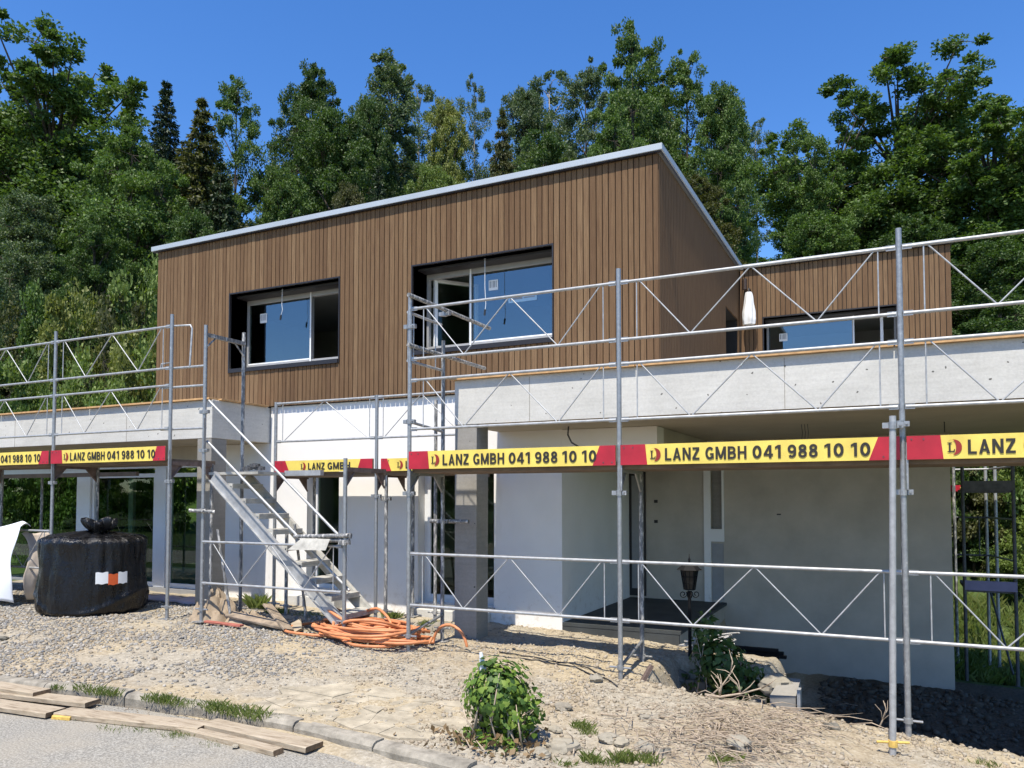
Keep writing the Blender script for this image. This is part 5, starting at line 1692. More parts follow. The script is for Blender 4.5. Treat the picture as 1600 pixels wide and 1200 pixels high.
# old wall stumps and the torn-off concrete at the edge of the pit
def chunk(label, pts_xy, z0, z1, m, cat='concrete block', name='concrete_stump', jag=0.06):
    mb = MB()
    n = len(pts_xy)
    top = [(x + rnd.uniform(-jag, jag) * 0.3, y, z1 + rnd.uniform(-jag, jag)) for x, y in pts_xy]
    bot = [(x, y, z0) for x, y in pts_xy]
    for i in range(n):
        j = (i + 1) % n
        mb.quad(bot[i], bot[j], top[j], top[i])
    mb.poly(top); mb.poly(list(reversed(bot)))
    o = mb.build(name, m, None)
    return tag(o, label, cat)
chunk('torn concrete wall stub with steel edge beside the carport pit', [(-1.12, 8.02), (-0.90, 8.0), (-0.88, 8.5), (-1.10, 8.5)], -2.75, -1.90, 'concrete_col', jag=0.06)
tag(MB().box(-0.875, -0.845, 7.98, 8.10, -2.75, -1.85).build('steel_edging', 'alu', None), 'upright metal edging on the end of the torn concrete stub', 'edging')
chunk('tilted grey kerb slab leaning in the shaded trench', [(-2.10, 8.70), (-1.92, 8.68), (-1.90, 8.78), (-2.08, 8.80)], -2.6, -2.0, 'rock_dark', name='leaning_slab')
chunk('old grey post leaning below the ivy mound', [(-1.33, 8.02), (-1.24, 8.0), (-1.17, 8.1), (-1.27, 8.12)], -2.6, -2.0, 'rock_dark', name='leaning_slab')
rock('big earthy lump on top of the soil bank beside the trestle', -1.42, 8.85, 0.20, 'rock_dark', 0.35, 0.7, 3.3)
rock('light crumbled soil lump on the bank above the concrete stub', -1.12, 8.42, 0.14, 'rock', 0.4, 0.8, 8.1, z=-1.95)
rock('shadowed boulder in the trench below the cables', -1.70, 8.62, 0.20, 'rock_dark', 0.3, 0.8, 12.1, z=-2.4)
rock('dark stone wedged behind the scaffold foot', -2.30, 8.80, 0.16, 'rock_dark', 0.3, 0.7, 15.1, z=-2.1)
plank('flat plate lying in the carport pit beside the concrete stub', (-0.80, 9.0, -2.55), (-0.42, 9.15, -2.62), 0.35, 0.02, 'alu_dusty', 'alu_dusty', cat='plate', name='metal_plate')
plank('rusty brown stake beside the second scaffold upright', (-2.30, 7.45, -1.86), (-2.19, 7.52, -1.64), 0.05, 0.04, 'steel_brown', 'steel_brown', cat='stake', name='stake')

# cracked flags by the kerb
def paving():
    t = thing('paving', None, None, (-4.3, 5.4, -1.8)); tag(t, kind='structure')
    r = random.Random(4)
    nx, ny = 7, 5
    G_ = [[(-5.15 + 0.30 * i + r.uniform(-0.12, 0.12), 5.08 + 0.19 * j + r.uniform(-0.08, 0.08)) for i in range(nx + 1)] for j in range(ny + 1)]
    for j in range(ny):
        for i in range(nx):
            q = [G_[j][i], G_[j][i + 1], G_[j + 1][i + 1], G_[j + 1][i]]
            if (i in (0, nx - 1)) and (j == ny - 1): continue
            cx = sum(p[0] for p in q) / 4; cy = sum(p[1] for p in q) / 4
            if cx > -3.2: continue
            q = [(cx + (x - cx) * 0.985, cy + (y - cy) * 0.978) for x, y in q]
            mb = MB()
            dz = r.uniform(-0.004, 0.006)
            zs = [ground_h(x, y, False) + 0.006 + dz for x, y in q]
            top = [(x, y, z) for (x, y), z in zip(q, zs)]
            bot = [(x, y, z - 0.09) for (x, y), z in zip(q, zs)]
            mb.poly(top); 
            for k in range(4):
                kk = (k + 1) % 4
                mb.quad(bot[k], bot[kk], top[kk], top[k])
            mb.build('paving_slab', 'paving', t, bevel=0.006)
paving()

# ------------------------------------------------------------------ vegetation
def unit(a):
    return a / np.maximum(np.linalg.norm(a, axis=-1, keepdims=True), 1e-9)
def leaf_arrays(P, out, size, ratio=0.6, up=0.5, droop=0.0, seed=0):
    """diamond leaves: two triangles each, folded along nothing, random tilt"""
    g = np.random.default_rng(seed)
    n = len(P)
    d = unit(g.normal(0, 1, (n, 3)) + out * 0.8 + np.array([0, 0, -droop]))
    nr = unit(g.normal(0, 0.75, (n, 3)) + np.array([0, 0, up]) + out * 0.45)
    s = unit(np.cross(d, nr))
    Ls = size * g.uniform(0.65, 1.35, (n, 1))
    w = Ls * ratio * 0.5
    nn = np.cross(s, d)
    V = np.stack([P, P + d * Ls * 0.45 + s * w + nn * Ls * 0.08, P + d * Ls, P + d * Ls * 0.45 - s * w + nn * Ls * 0.08], 1)
    F = np.arange(n * 4).reshape(n, 4)
    return V.reshape(-1, 3), F
def tree_meshes(name, H, lobes, leafm, bark, trunk_r, size, clumps, leaves, seed, clump_k=0.30, trunk_top=0.86, lean=(0, 0), fill=0.25, ratio=0.62):
    g = np.random.default_rng(seed)
    r = random.Random(seed)
    mb = MB()
    tp = []
    for k in range(9):
        f = k / 8
        tp.append((lean[0] * f * f + 0.12 * mn.noise((f * 4, seed, 0)) * f * 2, lean[1] * f * f + 0.12 * mn.noise((f * 4, seed, 5)) * f * 2, H * trunk_top * f - 0.3 * (1 - f)))
    mb.tube(tp, [trunk_r * (1.25 if k == 0 else 1) * (1 - 0.85 * k / 8) for k in range(9)], 8)
    def on_trunk(z):
        f = min(0.999, max(0, z / (H * trunk_top))) * 8
        k = int(f)
        return Vector(tp[k]).lerp(Vector(tp[k + 1]), f - k)
    Ps, Os = [], []
    for (cx, cy, cz, rx, rz) in lobes:
        c = Vector((cx, cy, cz))
        base = on_trunk(max(H * 0.18, cz - math.hypot(cx, cy) * 0.9 - rz * 0.4))
        mid = base.lerp(c, 0.55) + Vector((0, 0, 0.15 * rz))
        mb.tube([base, mid, c], [trunk_r * 0.30, trunk_r * 0.17, trunk_r * 0.06], 6, cap=False)
        n = max(3, int(clumps * (rx * rx * rz) ** (1 / 3) * r.uniform(0.85, 1.15)))
        for _ in range(n):
            d = unit(g.normal(0, 1, 3) + np.array([0, 0, 0.25]))
            q = (fill + (1 - fill) * g.random() ** 0.45)
            p = np.array([cx, cy, cz]) + d * q * np.array([rx, rx, rz])
            if r.random() < 0.55:
                m2 = c.lerp(Vector(p), 0.5) + Vector((0, 0, -0.05))
                mb.tube([c, m2, Vector(p)], [trunk_r * 0.075, trunk_r * 0.045, trunk_r * 0.02], 4, cap=False)
            cr = clump_k * rx * g.uniform(0.55, 1.35)
            k = int(leaves * g.uniform(0.6, 1.4))
            e = unit(g.normal(0, 1, (k, 3))) * (g.random((k, 1)) ** 0.42) * np.array([cr, cr, cr * 0.72])
            Ps.append(p + e)
            Os.append(unit(e + d * cr * 0.9))
    P = np.concatenate(Ps); O = np.concatenate(Os)
    V, F = leaf_arrays(P, O, size, ratio, seed=seed)
    tm = bpy.data.meshes.new('trunk')
    tm.from_pydata(mb.v, [], mb.f); tm.materials.append(M[bark]); tm.update()
    tm.polygons.foreach_set('use_smooth', [True] * len(mb.f))
    top = float(np.percentile(V[:, 2], 99.99))
    wid = float(np.percentile(V[:, 0], 99.6) - np.percentile(V[:, 0], 0.4))
    return tm, np_mesh('crown', V, F, M[leafm]), top, wid
def conifer_meshes(H, leafm, seed, rmax, droop=0.35, whorls=26, size=0.26, per=150):
    g = np.random.default_rng(seed)
    r = random.Random(seed)
    mb = MB()
    mb.tube([(0, 0, -0.3), (0, 0, H * 0.5), (0, 0, H)], [0.26, 0.15, 0.02], 8)
    Ps, Os = [], []
    for k in range(whorls):
        f = k / (whorls - 1)
        z = H * (0.14 + 0.85 * f)
        ln = rmax * (1 - f) ** 0.85 * r.uniform(0.8, 1.15) + 0.16
        nb = 7 if f < 0.8 else 5
        for b in range(nb):
            a = 2 * math.pi * (b + r.random() * 0.7) / nb + k
            l2 = ln * r.uniform(0.7, 1.15)
            end = Vector((math.cos(a) * l2, math.sin(a) * l2, z - droop * l2 + 0.12 * l2))
            mb.tube([(0, 0, z), Vector((math.cos(a) * l2 * 0.5, math.sin(a) * l2 * 0.5, z - droop * l2 * 0.55)), end], [0.035, 0.022, 0.008], 4, cap=False)
            n = int(per * (0.25 + l2 / rmax))
            t = g.random(n) ** 0.75
            q = np.stack([math.cos(a) * l2 * t, math.sin(a) * l2 * t, z - droop * l2 * t * (1.3 - 0.3 * t)], 1)
            wd = 0.30 * l2 * (1 - t * 0.7) + 0.06
            q += g.normal(0, 1, (n, 3)) * np.stack([wd * 0.5, wd * 0.5, 0.05 + wd * 0.16], 1)
            Ps.append(q)
            Os.append(np.tile(np.array([math.cos(a), math.sin(a), -0.25]), (n, 1)))
    P = np.concatenate(Ps); O = np.concatenate(Os)
    V, F = leaf_arrays(P, O * 1.6, size, 0.38, up=0.7, droop=0.3, seed=seed)
    tm = bpy.data.meshes.new('trunk'); tm.from_pydata(mb.v, [], mb.f); tm.materials.append(M['bark']); tm.update()
    return tm, np_mesh('crown', V, F, M[leafm]), float(V[:, 2].max()), float(np.percentile(V[:, 0], 99) - np.percentile(V[:, 0], 1))
def lobes_egg(seed, H, n, w, z0, z1, r0, r1, pw=0.7, top=1.0):
    """uneven egg of lobes"""
    r = random.Random(seed)
    out = []
    for k in range(n):
        f = (k + r.random() * 0.8) / n
        z = z0 + (z1 - z0) * f
        prof = max(0.12, math.sin(math.pi * (0.12 + 0.80 * f) ** pw)) ** 0.8
        a = k * 2.4 + r.uniform(-0.5, 0.5)
        q = w * prof * r.uniform(0.35, 1.05)
        rr = (r0 + (r1 - r0) * r.random()) * (0.65 + 0.5 * prof)
        out.append((q * math.cos(a), q * math.sin(a), z, rr, rr * r.uniform(0.65, 0.95)))
    out.append((r.uniform(-0.4, 0.4), r.uniform(-0.3, 0.3), z1, r0 * 0.8, r0 * top))
    return out
def lobes_oak(seed, H, n, w):
    """rising arms set with uneven leafy masses, sky between their ends"""
    r = random.Random(seed)
    out = []
    for k in range(n):
        a = 2.399 * k + r.uniform(-0.4, 0.4)
        reach = w * (0.25 + 0.65 * r.random())
        ztop = H * (0.97 - 0.34 * (reach / w) ** 1.5) * r.uniform(0.84, 1.0)
        steps = 7
        for q in range(steps):
            f = (q + 0.6) / steps
            z = H * 0.26 + (ztop - H * 0.26) * f
            rr = r.uniform(0.55, 1.15) * (1.45 - 0.75 * f)
            j = 0.75 * (1.2 - 0.5 * f)
            out.append((math.cos(a) * reach * (0.30 + 0.70 * f ** 1.2) + r.uniform(-j, j), math.sin(a) * reach * (0.30 + 0.70 * f ** 1.2) + r.uniform(-j, j), z + r.uniform(-0.5, 0.5), rr, rr * r.uniform(0.7, 1.15)))
    return out
PR = {}
PR['oak'] = tree_meshes('oak', 16, lobes_oak(3, 16, 13, 4.4), 'leaf_oak', 'bark', 0.24, 0.135, 8, 175, 3, 0.46, 0.55)
PR['oak_b'] = tree_meshes('oak', 16, lobes_oak(29, 16, 9, 4.6), 'leaf_oak', 'bark', 0.22, 0.125, 8, 195, 29, 0.44, 0.55)
PR['maple'] = tree_meshes('maple', 16, lobes_egg(5, 16, 24, 3.7, 3.0, 13.6, 1.5, 2.2), 'leaf_beech', 'bark', 0.32, 0.155, 11, 190, 5, 0.30)
PR['beech'] = tree_meshes('beech', 16, lobes_egg(8, 16, 22, 3.3, 3.4, 13.8, 1.3, 2.0, 0.8), 'leaf_beech', 'bark', 0.30, 0.155, 11, 180, 8, 0.32)
PR['poplar'] = tree_meshes('poplar', 16, lobes_egg(9, 16, 20, 1.5, 4.0, 14.7, 0.85, 1.25, 0.9), 'leaf_ash', 'bark_pale', 0.20, 0.15, 10, 165, 9, 0.42)
PR['ash'] = tree_meshes('ash', 16, lobes_egg(14, 16, 13, 2.0, 6.0, 14.6, 0.8, 1.3, 0.8), 'leaf_ash', 'bark_pale', 0.17, 0.14, 8, 130, 14, 0.42)
PR['airy'] = tree_meshes('airy', 16, lobes_egg(19, 16, 15, 2.5, 6.0, 14.6, 0.9, 1.5, 0.8), 'leaf_oak', 'bark', 0.20, 0.155, 8, 175, 19, 0.42)
PR['spruce'] = conifer_meshes(16, 'leaf_dark', 21, 2.7)
PR['cedar'] = conifer_meshes(16, 'leaf_dark', 27, 4.2, 0.25, 20, 0.30, 210)
PR['bush'] = tree_meshes('bush', 4, [(0, 0, 2.4, 1.3, 1.3), (1.0, 0.3, 1.8, 1.0, 1.1), (-1.0, -0.2, 1.7, 1.1, 1.2), (0.2, -1.0, 1.4, 1.0, 1.0), (-0.3, 0.9, 1.9, 0.9, 1.2), (0.7, -0.7, 2.5, 0.7, 0.9), (0.1, 0.2, 0.9, 1.5, 0.9)], 'leaf_light', 'bark', 0.10, 0.115, 15, 170, 31, 0.30, 0.6)
PR['bush_b'] = tree_meshes('bush', 4, [(0.3, 0, 2.9, 0.8, 0.9), (0.8, 0.3, 1.9, 0.9, 1.0), (-0.7, -0.2, 2.3, 0.9, 1.2), (0.2, -0.8, 1.2, 1.0, 1.0), (-0.6, 0.6, 1.2, 1.0, 1.0), (-1.1, -0.5, 0.9, 0.9, 0.8)], 'leaf_light', 'bark', 0.09, 0.11, 15, 170, 37, 0.32, 0.6)
def plant(kind, u, v, z, wpx, label, name='tree', cat='tree', leaf=None, group=None, rot=None, zbase=None):
    tm, cm, top, wid = PR[kind]
    p = at_depth(u, v, z)
    base = ground_h(p.x, p.y, False) if zbase is None else zbase
    H = max(1.0, p.z - base)
    sz = H / top
    sx = wpx * z / FPX / wid
    sx = max(0.42 * sz, min(2.6 * sz, sx))
    root = thing(name, label, cat, (p.x, p.y, base), group)
    root.rotation_euler = (0, 0, rot if rot is not None else rnd.uniform(0, 6.28))
    root.scale = (sx, sx, sz)
    link('trunk', tm, root)
    c = link('crown', cm, root)
    if leaf:
        c.material_slots[0].link = 'OBJECT'
        c.material_slots[0].material = M[leaf]
    return root
T = [
    ('oak', 88, 62, 37, 250, 'tallest dark oak rising over the slope at the picture edge', None, 2.5),
    ('spruce', 203, 122, 62, 62, 'small pointed spruce top beside the tall dark oak', None, None),
    ('spruce', 260, 126, 54, 95, 'broader pointed spruce showing above the dense green maple', None, None),
    ('maple', 205, 186, 33, 215, 'dense round green maple standing before the spruces', 'leaf_oak', None),
    ('cedar', 316, 150, 42, 170, 'dark drooping conifer between the maple and the tall slender tree', 'leaf_brown', None),
    ('airy', 370, 116, 46, 105, 'tall slender tree with bare trunk and sky beside it', None, None),
    ('maple', 490, 96, 50, 160, 'broad ragged dark tree crown above the roof end', 'leaf_beech', None),
    ('beech', 525, 172, 40, 160, 'dark full beech leaning over the timber roof edge', None, None),
    ('poplar', 612, 84, 48, 112, 'tall narrow grey green poplar above the middle of the roof', None, None),
    ('ash', 655, 122, 62, 95, 'pale hazy ash just behind the narrow poplar', None, None),
    ('beech', 697, 158, 43, 92, 'yellow green tree standing next to the poplar', 'leaf_yellow', None),
    ('ash', 742, 120, 60, 62, 'thin see-through ash with several pale stems', None, None),
    ('cedar', 785, 168, 44, 90, 'dark brownish tree between thin ash and pale trees', 'leaf_brown', None),
    ('ash', 858, 103, 62, 120, 'pale feathery tree left of the big pointed tree', None, None),
    ('airy', 915, 92, 56, 110, 'mid green tree shouldering the big pointed tree', 'leaf_ash', None),
    ('airy', 988, 26, 45, 135, 'highest pointed leafy tree above the roof corner', None, None),
    ('airy', 1072, 76, 46, 110, 'leafy tree second in height beside the pointed tree', None, None),
    ('beech', 1125, 136, 43, 115, 'dark green tree stepping down towards the open sky', 'leaf_oak', None),
    ('ash', 1180, 185, 56, 60, 'low grey green ash at the edge of the open sky', None, None),
    ('maple', 1085, 270, 32, 190, 'olive brown leafy tree right behind the timber side wall', 'leaf_brown', None),
    ('oak_b', 1292, 150, 30.5, 190, 'slim oak with a separate round head rising left of the large gnarled oak', None, 2.2),
    ('oak_b', 1402, 98, 31, 250, 'large gnarled oak with open arms against the sky behind the rear roof', None, 0.4),
    ('oak_b', 1268, 225, 28.5, 105, 'low leaning oak reaching into the gap of open sky', None, 4.9),
    ('oak', 1548, 142, 29, 240, 'second gnarled oak cut off by the picture edge', None, 3.6),
    ('oak', 1660, 175, 30, 220, 'oak crown mostly beyond the picture edge beside the second gnarled oak', None, 4.4),
    ('beech', 1275, 335, 27, 160, 'round bushy tree below the arms of the large gnarled oak', 'leaf_oak', None),
    ('maple', 1430, 330, 25.5, 230, 'dark dense tree close behind the rear timber wall', None, None),
    ('beech', 1560, 380, 24, 190, 'shaded leafy tree beyond the end of the rear wall', 'leaf_beech', None),
    ('beech', 45, 300, 31, 150, 'pale blossoming tree low on the slope at the picture edge', 'leaf_ash', None),
    ('maple', 150, 330, 29, 150, 'shaded tree under the dense maple', 'leaf_beech', None),
    ('beech', 440, 265, 36, 120, 'light green round tree just above the sloping roof line', 'leaf_oak', None),
    ('beech', 545, 290, 33, 95, 'small mid green tree touching the roof line', 'leaf_brown', None),
    ('spruce', 592, 258, 36, 70, 'small dark fir tucked below the poplar', None, None),
    ('beech', 680, 262, 34, 110, 'bright bushy tree resting behind the middle of the roof', 'leaf_light', None),
    ('airy', 850, 190, 38, 130, 'mid green tree filling the gap above the roof', 'leaf_beech', None),
    ('maple', 960, 170, 36, 170, 'dense green tree in front of the highest pointed tree', 'leaf_oak', None),
    ('beech', 822, 140, 52, 110, 'rounded mid green tree between the pale trees above the roof', 'leaf_ash', None),
    ('poplar', 1032, 110, 50, 95, 'dense narrow tree filling the notch beside the highest pointed tree', 'leaf_oak', None),
    ('beech', 1140, 175, 48, 80, 'shadowy tree closing the wood edge before the open sky', 'leaf_beech', None),
    ('beech', 578, 150, 46, 90, 'dark green tree pressed against the narrow poplar', 'leaf_beech', None),
    ('cedar', 345, 250, 34, 150, 'dark spreading conifer behind the roof end', None, None),
    ('beech', 300, 330, 30, 120, 'deep green leafy tree beside the upper corner of the timber wall', None, None),
]
for kd, u, v, z, w, lab, lf, rot in T:
    plant(kd, u, v, z, w, lab, leaf=lf, rot=rot)
SKY = [(-80, 120), (0, 130), (60, 75), (150, 110), (190, 160), (250, 150), (330, 165), (385, 330), (440, 150), (520, 150), (600, 120), (700, 170), (760, 190), (830, 150), (930, 110), (1000, 60), (1090, 120), (1150, 200), (1185, 360), (1240, 460), (1300, 440), (1400, 380), (1700, 330)]
vr = random.Random(77)
for k in range(46):
    u = -60 + 1720 * (k + vr.random()) / 46
    z = vr.uniform(44, 74)
    v = max(lerp_tab(SKY, u - 25), lerp_tab(SKY, u), lerp_tab(SKY, u + 25)) + vr.uniform(45, 150)
    plant(vr.choice(('maple', 'beech', 'airy', 'beech', 'spruce')), u, v, z, vr.uniform(110, 190), 'green woodland tree packed among others on the wooded slope behind the house', group='woodland trees on the slope', leaf=vr.choice(('leaf_oak', 'leaf_beech', 'leaf_beech', 'leaf_ash', 'leaf_dark')))
B = []
for k, (u, v, z, w, lf, kd) in enumerate((
        (20, 470, 27, 120, 'leaf_brown', 'bush'), (70, 440, 26, 110, 'leaf_oak', 'bush_b'), (128, 430, 25, 110, 'leaf_yellow', 'bush'), (180, 450, 24, 100, 'leaf_brown', 'bush_b'),
        (222, 385, 25, 95, 'leaf_light', 'bush'), (30, 560, 21, 130, 'leaf_light', 'bush_b'), (95, 560, 21, 100, 'leaf_light', 'bush'), (150, 545, 20.5, 110, 'leaf_light', 'bush'),
        (205, 500, 20, 90, 'leaf_yellow', 'bush_b'), (235, 540, 19.5, 80, 'leaf_light', 'bush'), (-30, 520, 24, 130, 'leaf_oak', 'bush'), (200, 590, 18.5, 90, 'leaf_light', 'bush_b'),
        (60, 610, 19, 120, 'leaf_light', 'bush'), (5, 620, 18.5, 110, 'leaf_oak', 'bush_b'), (130, 620, 18.5, 110, 'leaf_oak', 'bush'))):
    plant(kd, u, v, z, w, {'leaf_brown': 'olive brown', 'leaf_oak': 'deep green', 'leaf_yellow': 'yellow green', 'leaf_light': 'light green'}[lf] + ' leafy shrub on the slope above the concrete slab with the glazing', 'shrub', 'shrub', lf, 'shrubs on the slope above the glazed wing')
for k, (u, v, z, w, lf) in enumerate(((-25, 680, 24, 120, 'leaf_yellow'), (28, 690, 23.5, 110, 'leaf_light'), (80, 685, 24, 110, 'leaf_yellow'), (128, 690, 23.5, 100, 'leaf_light'), (165, 680, 24, 100, 'leaf_oak'), (205, 690, 23.5, 100, 'leaf_light'), (245, 690, 24, 100, 'leaf_oak'), (290, 690, 24, 100, 'leaf_oak'), (-80, 680, 25, 140, 'leaf_light'), (60, 755, 22.0, 90, 'leaf_light'), (185, 760, 22.0, 90, 'leaf_yellow'))):
    plant(('bush', 'bush_b')[k % 2], u, v, z, w, {'leaf_yellow': 'yellow green', 'leaf_light': 'light green', 'leaf_oak': 'deep green'}[lf] + ' hedge shrub seen through the glazed corner of the house', 'shrub', 'shrub', lf, 'hedge shrubs beyond the glazed corner')
for k, (u, v, z, w, lf) in enumerate(((1500, 600, 17.2, 120, 'leaf_oak'), (1550, 680, 16.6, 120, 'leaf_brown'), (1605, 560, 16.4, 150, 'leaf_oak'), (1592, 830, 15.4, 100, 'leaf_light'), (1520, 800, 16.6, 110, 'leaf_beech'), (1460, 600, 17.6, 140, 'leaf_beech'), (1645, 700, 15.6, 150, 'leaf_light'))):
    plant(('bush_b', 'bush')[k % 2], u, v, z, w, {'leaf_brown': 'olive brown', 'leaf_light': 'light green', 'leaf_oak': 'deep green', 'leaf_beech': 'shaded dark green'}[lf] + ' shrub growing beyond the scaffold tower and lawn', 'shrub', 'shrub', lf, 'shrubs beyond the scaffold tower')

for k in range(13):
    x, y = -64 + 4.2 * k, -15 + 1.2 * math.sin(k * 2.1)
    tm, cm, top, wid = PR[('bush', 'bush_b')[k % 2]]
    root = thing('shrub', 'tall garden hedge shrub across the road, mirrored in the ground floor glass', 'shrub', (x, y, ground_h(x, y, False)), 'hedge shrubs across the road')
    root.scale = (1.9, 1.7, 1.35); root.rotation_euler = (0, 0, k * 1.3)
    link('trunk', tm, root); c = link('crown', cm, root)
    c.material_slots[0].link = 'OBJECT'; c.material_slots[0].material = M[('leaf_oak', 'leaf_light', 'leaf_beech')[k % 3]]

# ivy: folded five-cornered leaves turned outwards
def ivy_leaves(P, O, size, seed):
    g = np.random.default_rng(seed)
    n = len(P)
    nr = unit(O + g.normal(0, 0.75, (n, 3)) + np.array([0, -0.1, 0.25]))
    d = g.normal(0, 0.6, (n, 3)) + np.array([0, 0, -0.9])
    d = unit(d - nr * (d * nr).sum(1, keepdims=True))
    s = np.cross(d, nr)
    Ls = size * g.uniform(0.55, 1.3, (n, 1))
    def pt(a, b, c): return P + s * Ls * a + d * Ls * b + nr * Ls * c
    V = np.stack([pt(0, 0, 0), pt(-0.55, 0.05, -0.10), pt(-0.36, 0.55, -0.08), pt(0, 1.0, -0.04), pt(0.36, 0.55, -0.08), pt(0.55, 0.05, -0.10), pt(0, 0.5, 0.03)], 1)
    b = np.arange(n)[:, None] * 7
    F = np.concatenate([b + np.array([[0, 6, 2, 1]]), b + np.array([[6, 3, 2, 2]])[:, :4]], 0)
    F = np.concatenate([b + np.array([[0, 1, 2, 6]]), b + np.array([[0, 6, 4, 5]]), b + np.array([[6, 2, 3, 4]])], 0)
    return V.reshape(-1, 3), F
def ivy(name, label, blobs, size, seed, m, stems):
    g = np.random.default_rng(seed)
    c0 = blobs[0][0]
    t = thing(name, label, 'ivy', (c0[0], c0[1], ground_h(c0[0], c0[1], False)))
    loc = np.array(t.location)
    Ps, Os = [], []
    for c, rad, n in blobs:
        o = unit(g.normal(0, 1, (n, 3)))
        k = 1 + 0.35 * np.array([mn.noise(Vector(x * 2.2) + Vector((seed, c[0], 0))) for x in o])[:, None]
        p = np.array(c) + o * np.array(rad) * k * g.uniform(0.66, 1.12, (n, 1))
        Ps.append(p); Os.append(o)
    V, F = ivy_leaves(np.concatenate(Ps), np.concatenate(Os), size, seed)
    o = link('foliage', np_mesh('foliage', V - loc, F, M[m], False), t)
    tag(o, kind='stuff')
    mb = MB()
    r = random.Random(seed)
    for k in range(stems):
        c, rad, n = blobs[k % len(blobs)]
        a = Vector((c[0] + r.uniform(-0.7, 0.7) * rad[0], c[1] + r.uniform(-0.9, 0.2) * rad[1], c[2] - rad[2] * 0.9))
        a.z = min(a.z, ground_h(a.x, a.y, False) + 0.03)
        b = Vector((c[0] + r.uniform(-1.0, 1.0) * rad[0], c[1] + r.uniform(-1.1, 0.4) * rad[1], c[2] + r.uniform(-0.5, 0.9) * rad[2]))
        mid = a.lerp(b, 0.5) + Vector((r.uniform(-0.06, 0.06), r.uniform(-0.08, 0.03), 0.03))
        mb.tube([a, mid, b], [0.008, 0.006, 0.003], 5)
    mb.build('stem', 'twig', t, True)
    return t
bp = ground_pt(757, 1172)
b0 = (bp.x - 0.02, bp.y + 0.22, bp.z + 0.34)
tb = ivy('ivy_bush', 'bright green ivy bush growing at the end of the kerb', [
    (b0, (0.25, 0.22, 0.27), 1350), ((b0[0] + 0.16, b0[1] + 0.02, b0[2] - 0.10), (0.20, 0.2, 0.2), 520),
    ((b0[0] - 0.05, b0[1] + 0.02, b0[2] + 0.12), (0.16, 0.15, 0.17), 190),
    ((b0[0] - 0.12, b0[1] - 0.12, b0[2] - 0.30), (0.15, 0.14, 0.10), 120), ((b0[0] + 0.10, b0[1] - 0.22, b0[2] - 0.33), (0.2, 0.12, 0.10), 150), ((b0[0] + 0.02, b0[1] - 0.30, b0[2] - 0.38), (0.14, 0.12, 0.08), 90)], 0.043, 5, 'leaf_ivy', 70)
P = np.array([(b0[0] + rnd.gauss(0, 0.22), b0[1] - 0.14 + rnd.gauss(0, 0.14), 0) for _ in range(260)])
for p in P: p[2] = ground_h(p[0], p[1]) + 0.012 + abs(rnd.gauss(0, 0.03))
V, F = leaf_arrays(P, np.tile((0, 0, 0.3), (len(P), 1)), 0.055, 0.6, seed=3)
o = link('dry_leaves', np_mesh('dry_leaves', V - np.array(tb.location), F, M['leaf_dry']), tb); tag(o, kind='stuff')
o = MB().tube([(b0[0] - 0.10, b0[1] - 0.02, b0[2] + 0.20), (b0[0] - 0.115, b0[1] - 0.03, b0[2] + 0.33)], [0.03, 0.012], 7).build('paper_scrap', 'tarp', None)
tag(o, 'scrap of white paper stuck in the top of the ivy bush', 'paper')
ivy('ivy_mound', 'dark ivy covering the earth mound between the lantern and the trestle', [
    ((-1.743, 8.715, -1.806), (0.27, 0.22, 0.28), 480), ((-1.512, 8.694, -2.079), (0.28, 0.20, 0.32), 470), ((-1.911, 8.736, -1.533), (0.15, 0.14, 0.24), 210), ((-1.344, 8.715, -2.121), (0.16, 0.14, 0.16), 150), ((-1.890, 8.673, -2.047), (0.22, 0.1, 0.2), 130)], 0.062, 9, 'leaf_ivy_dark', 8)

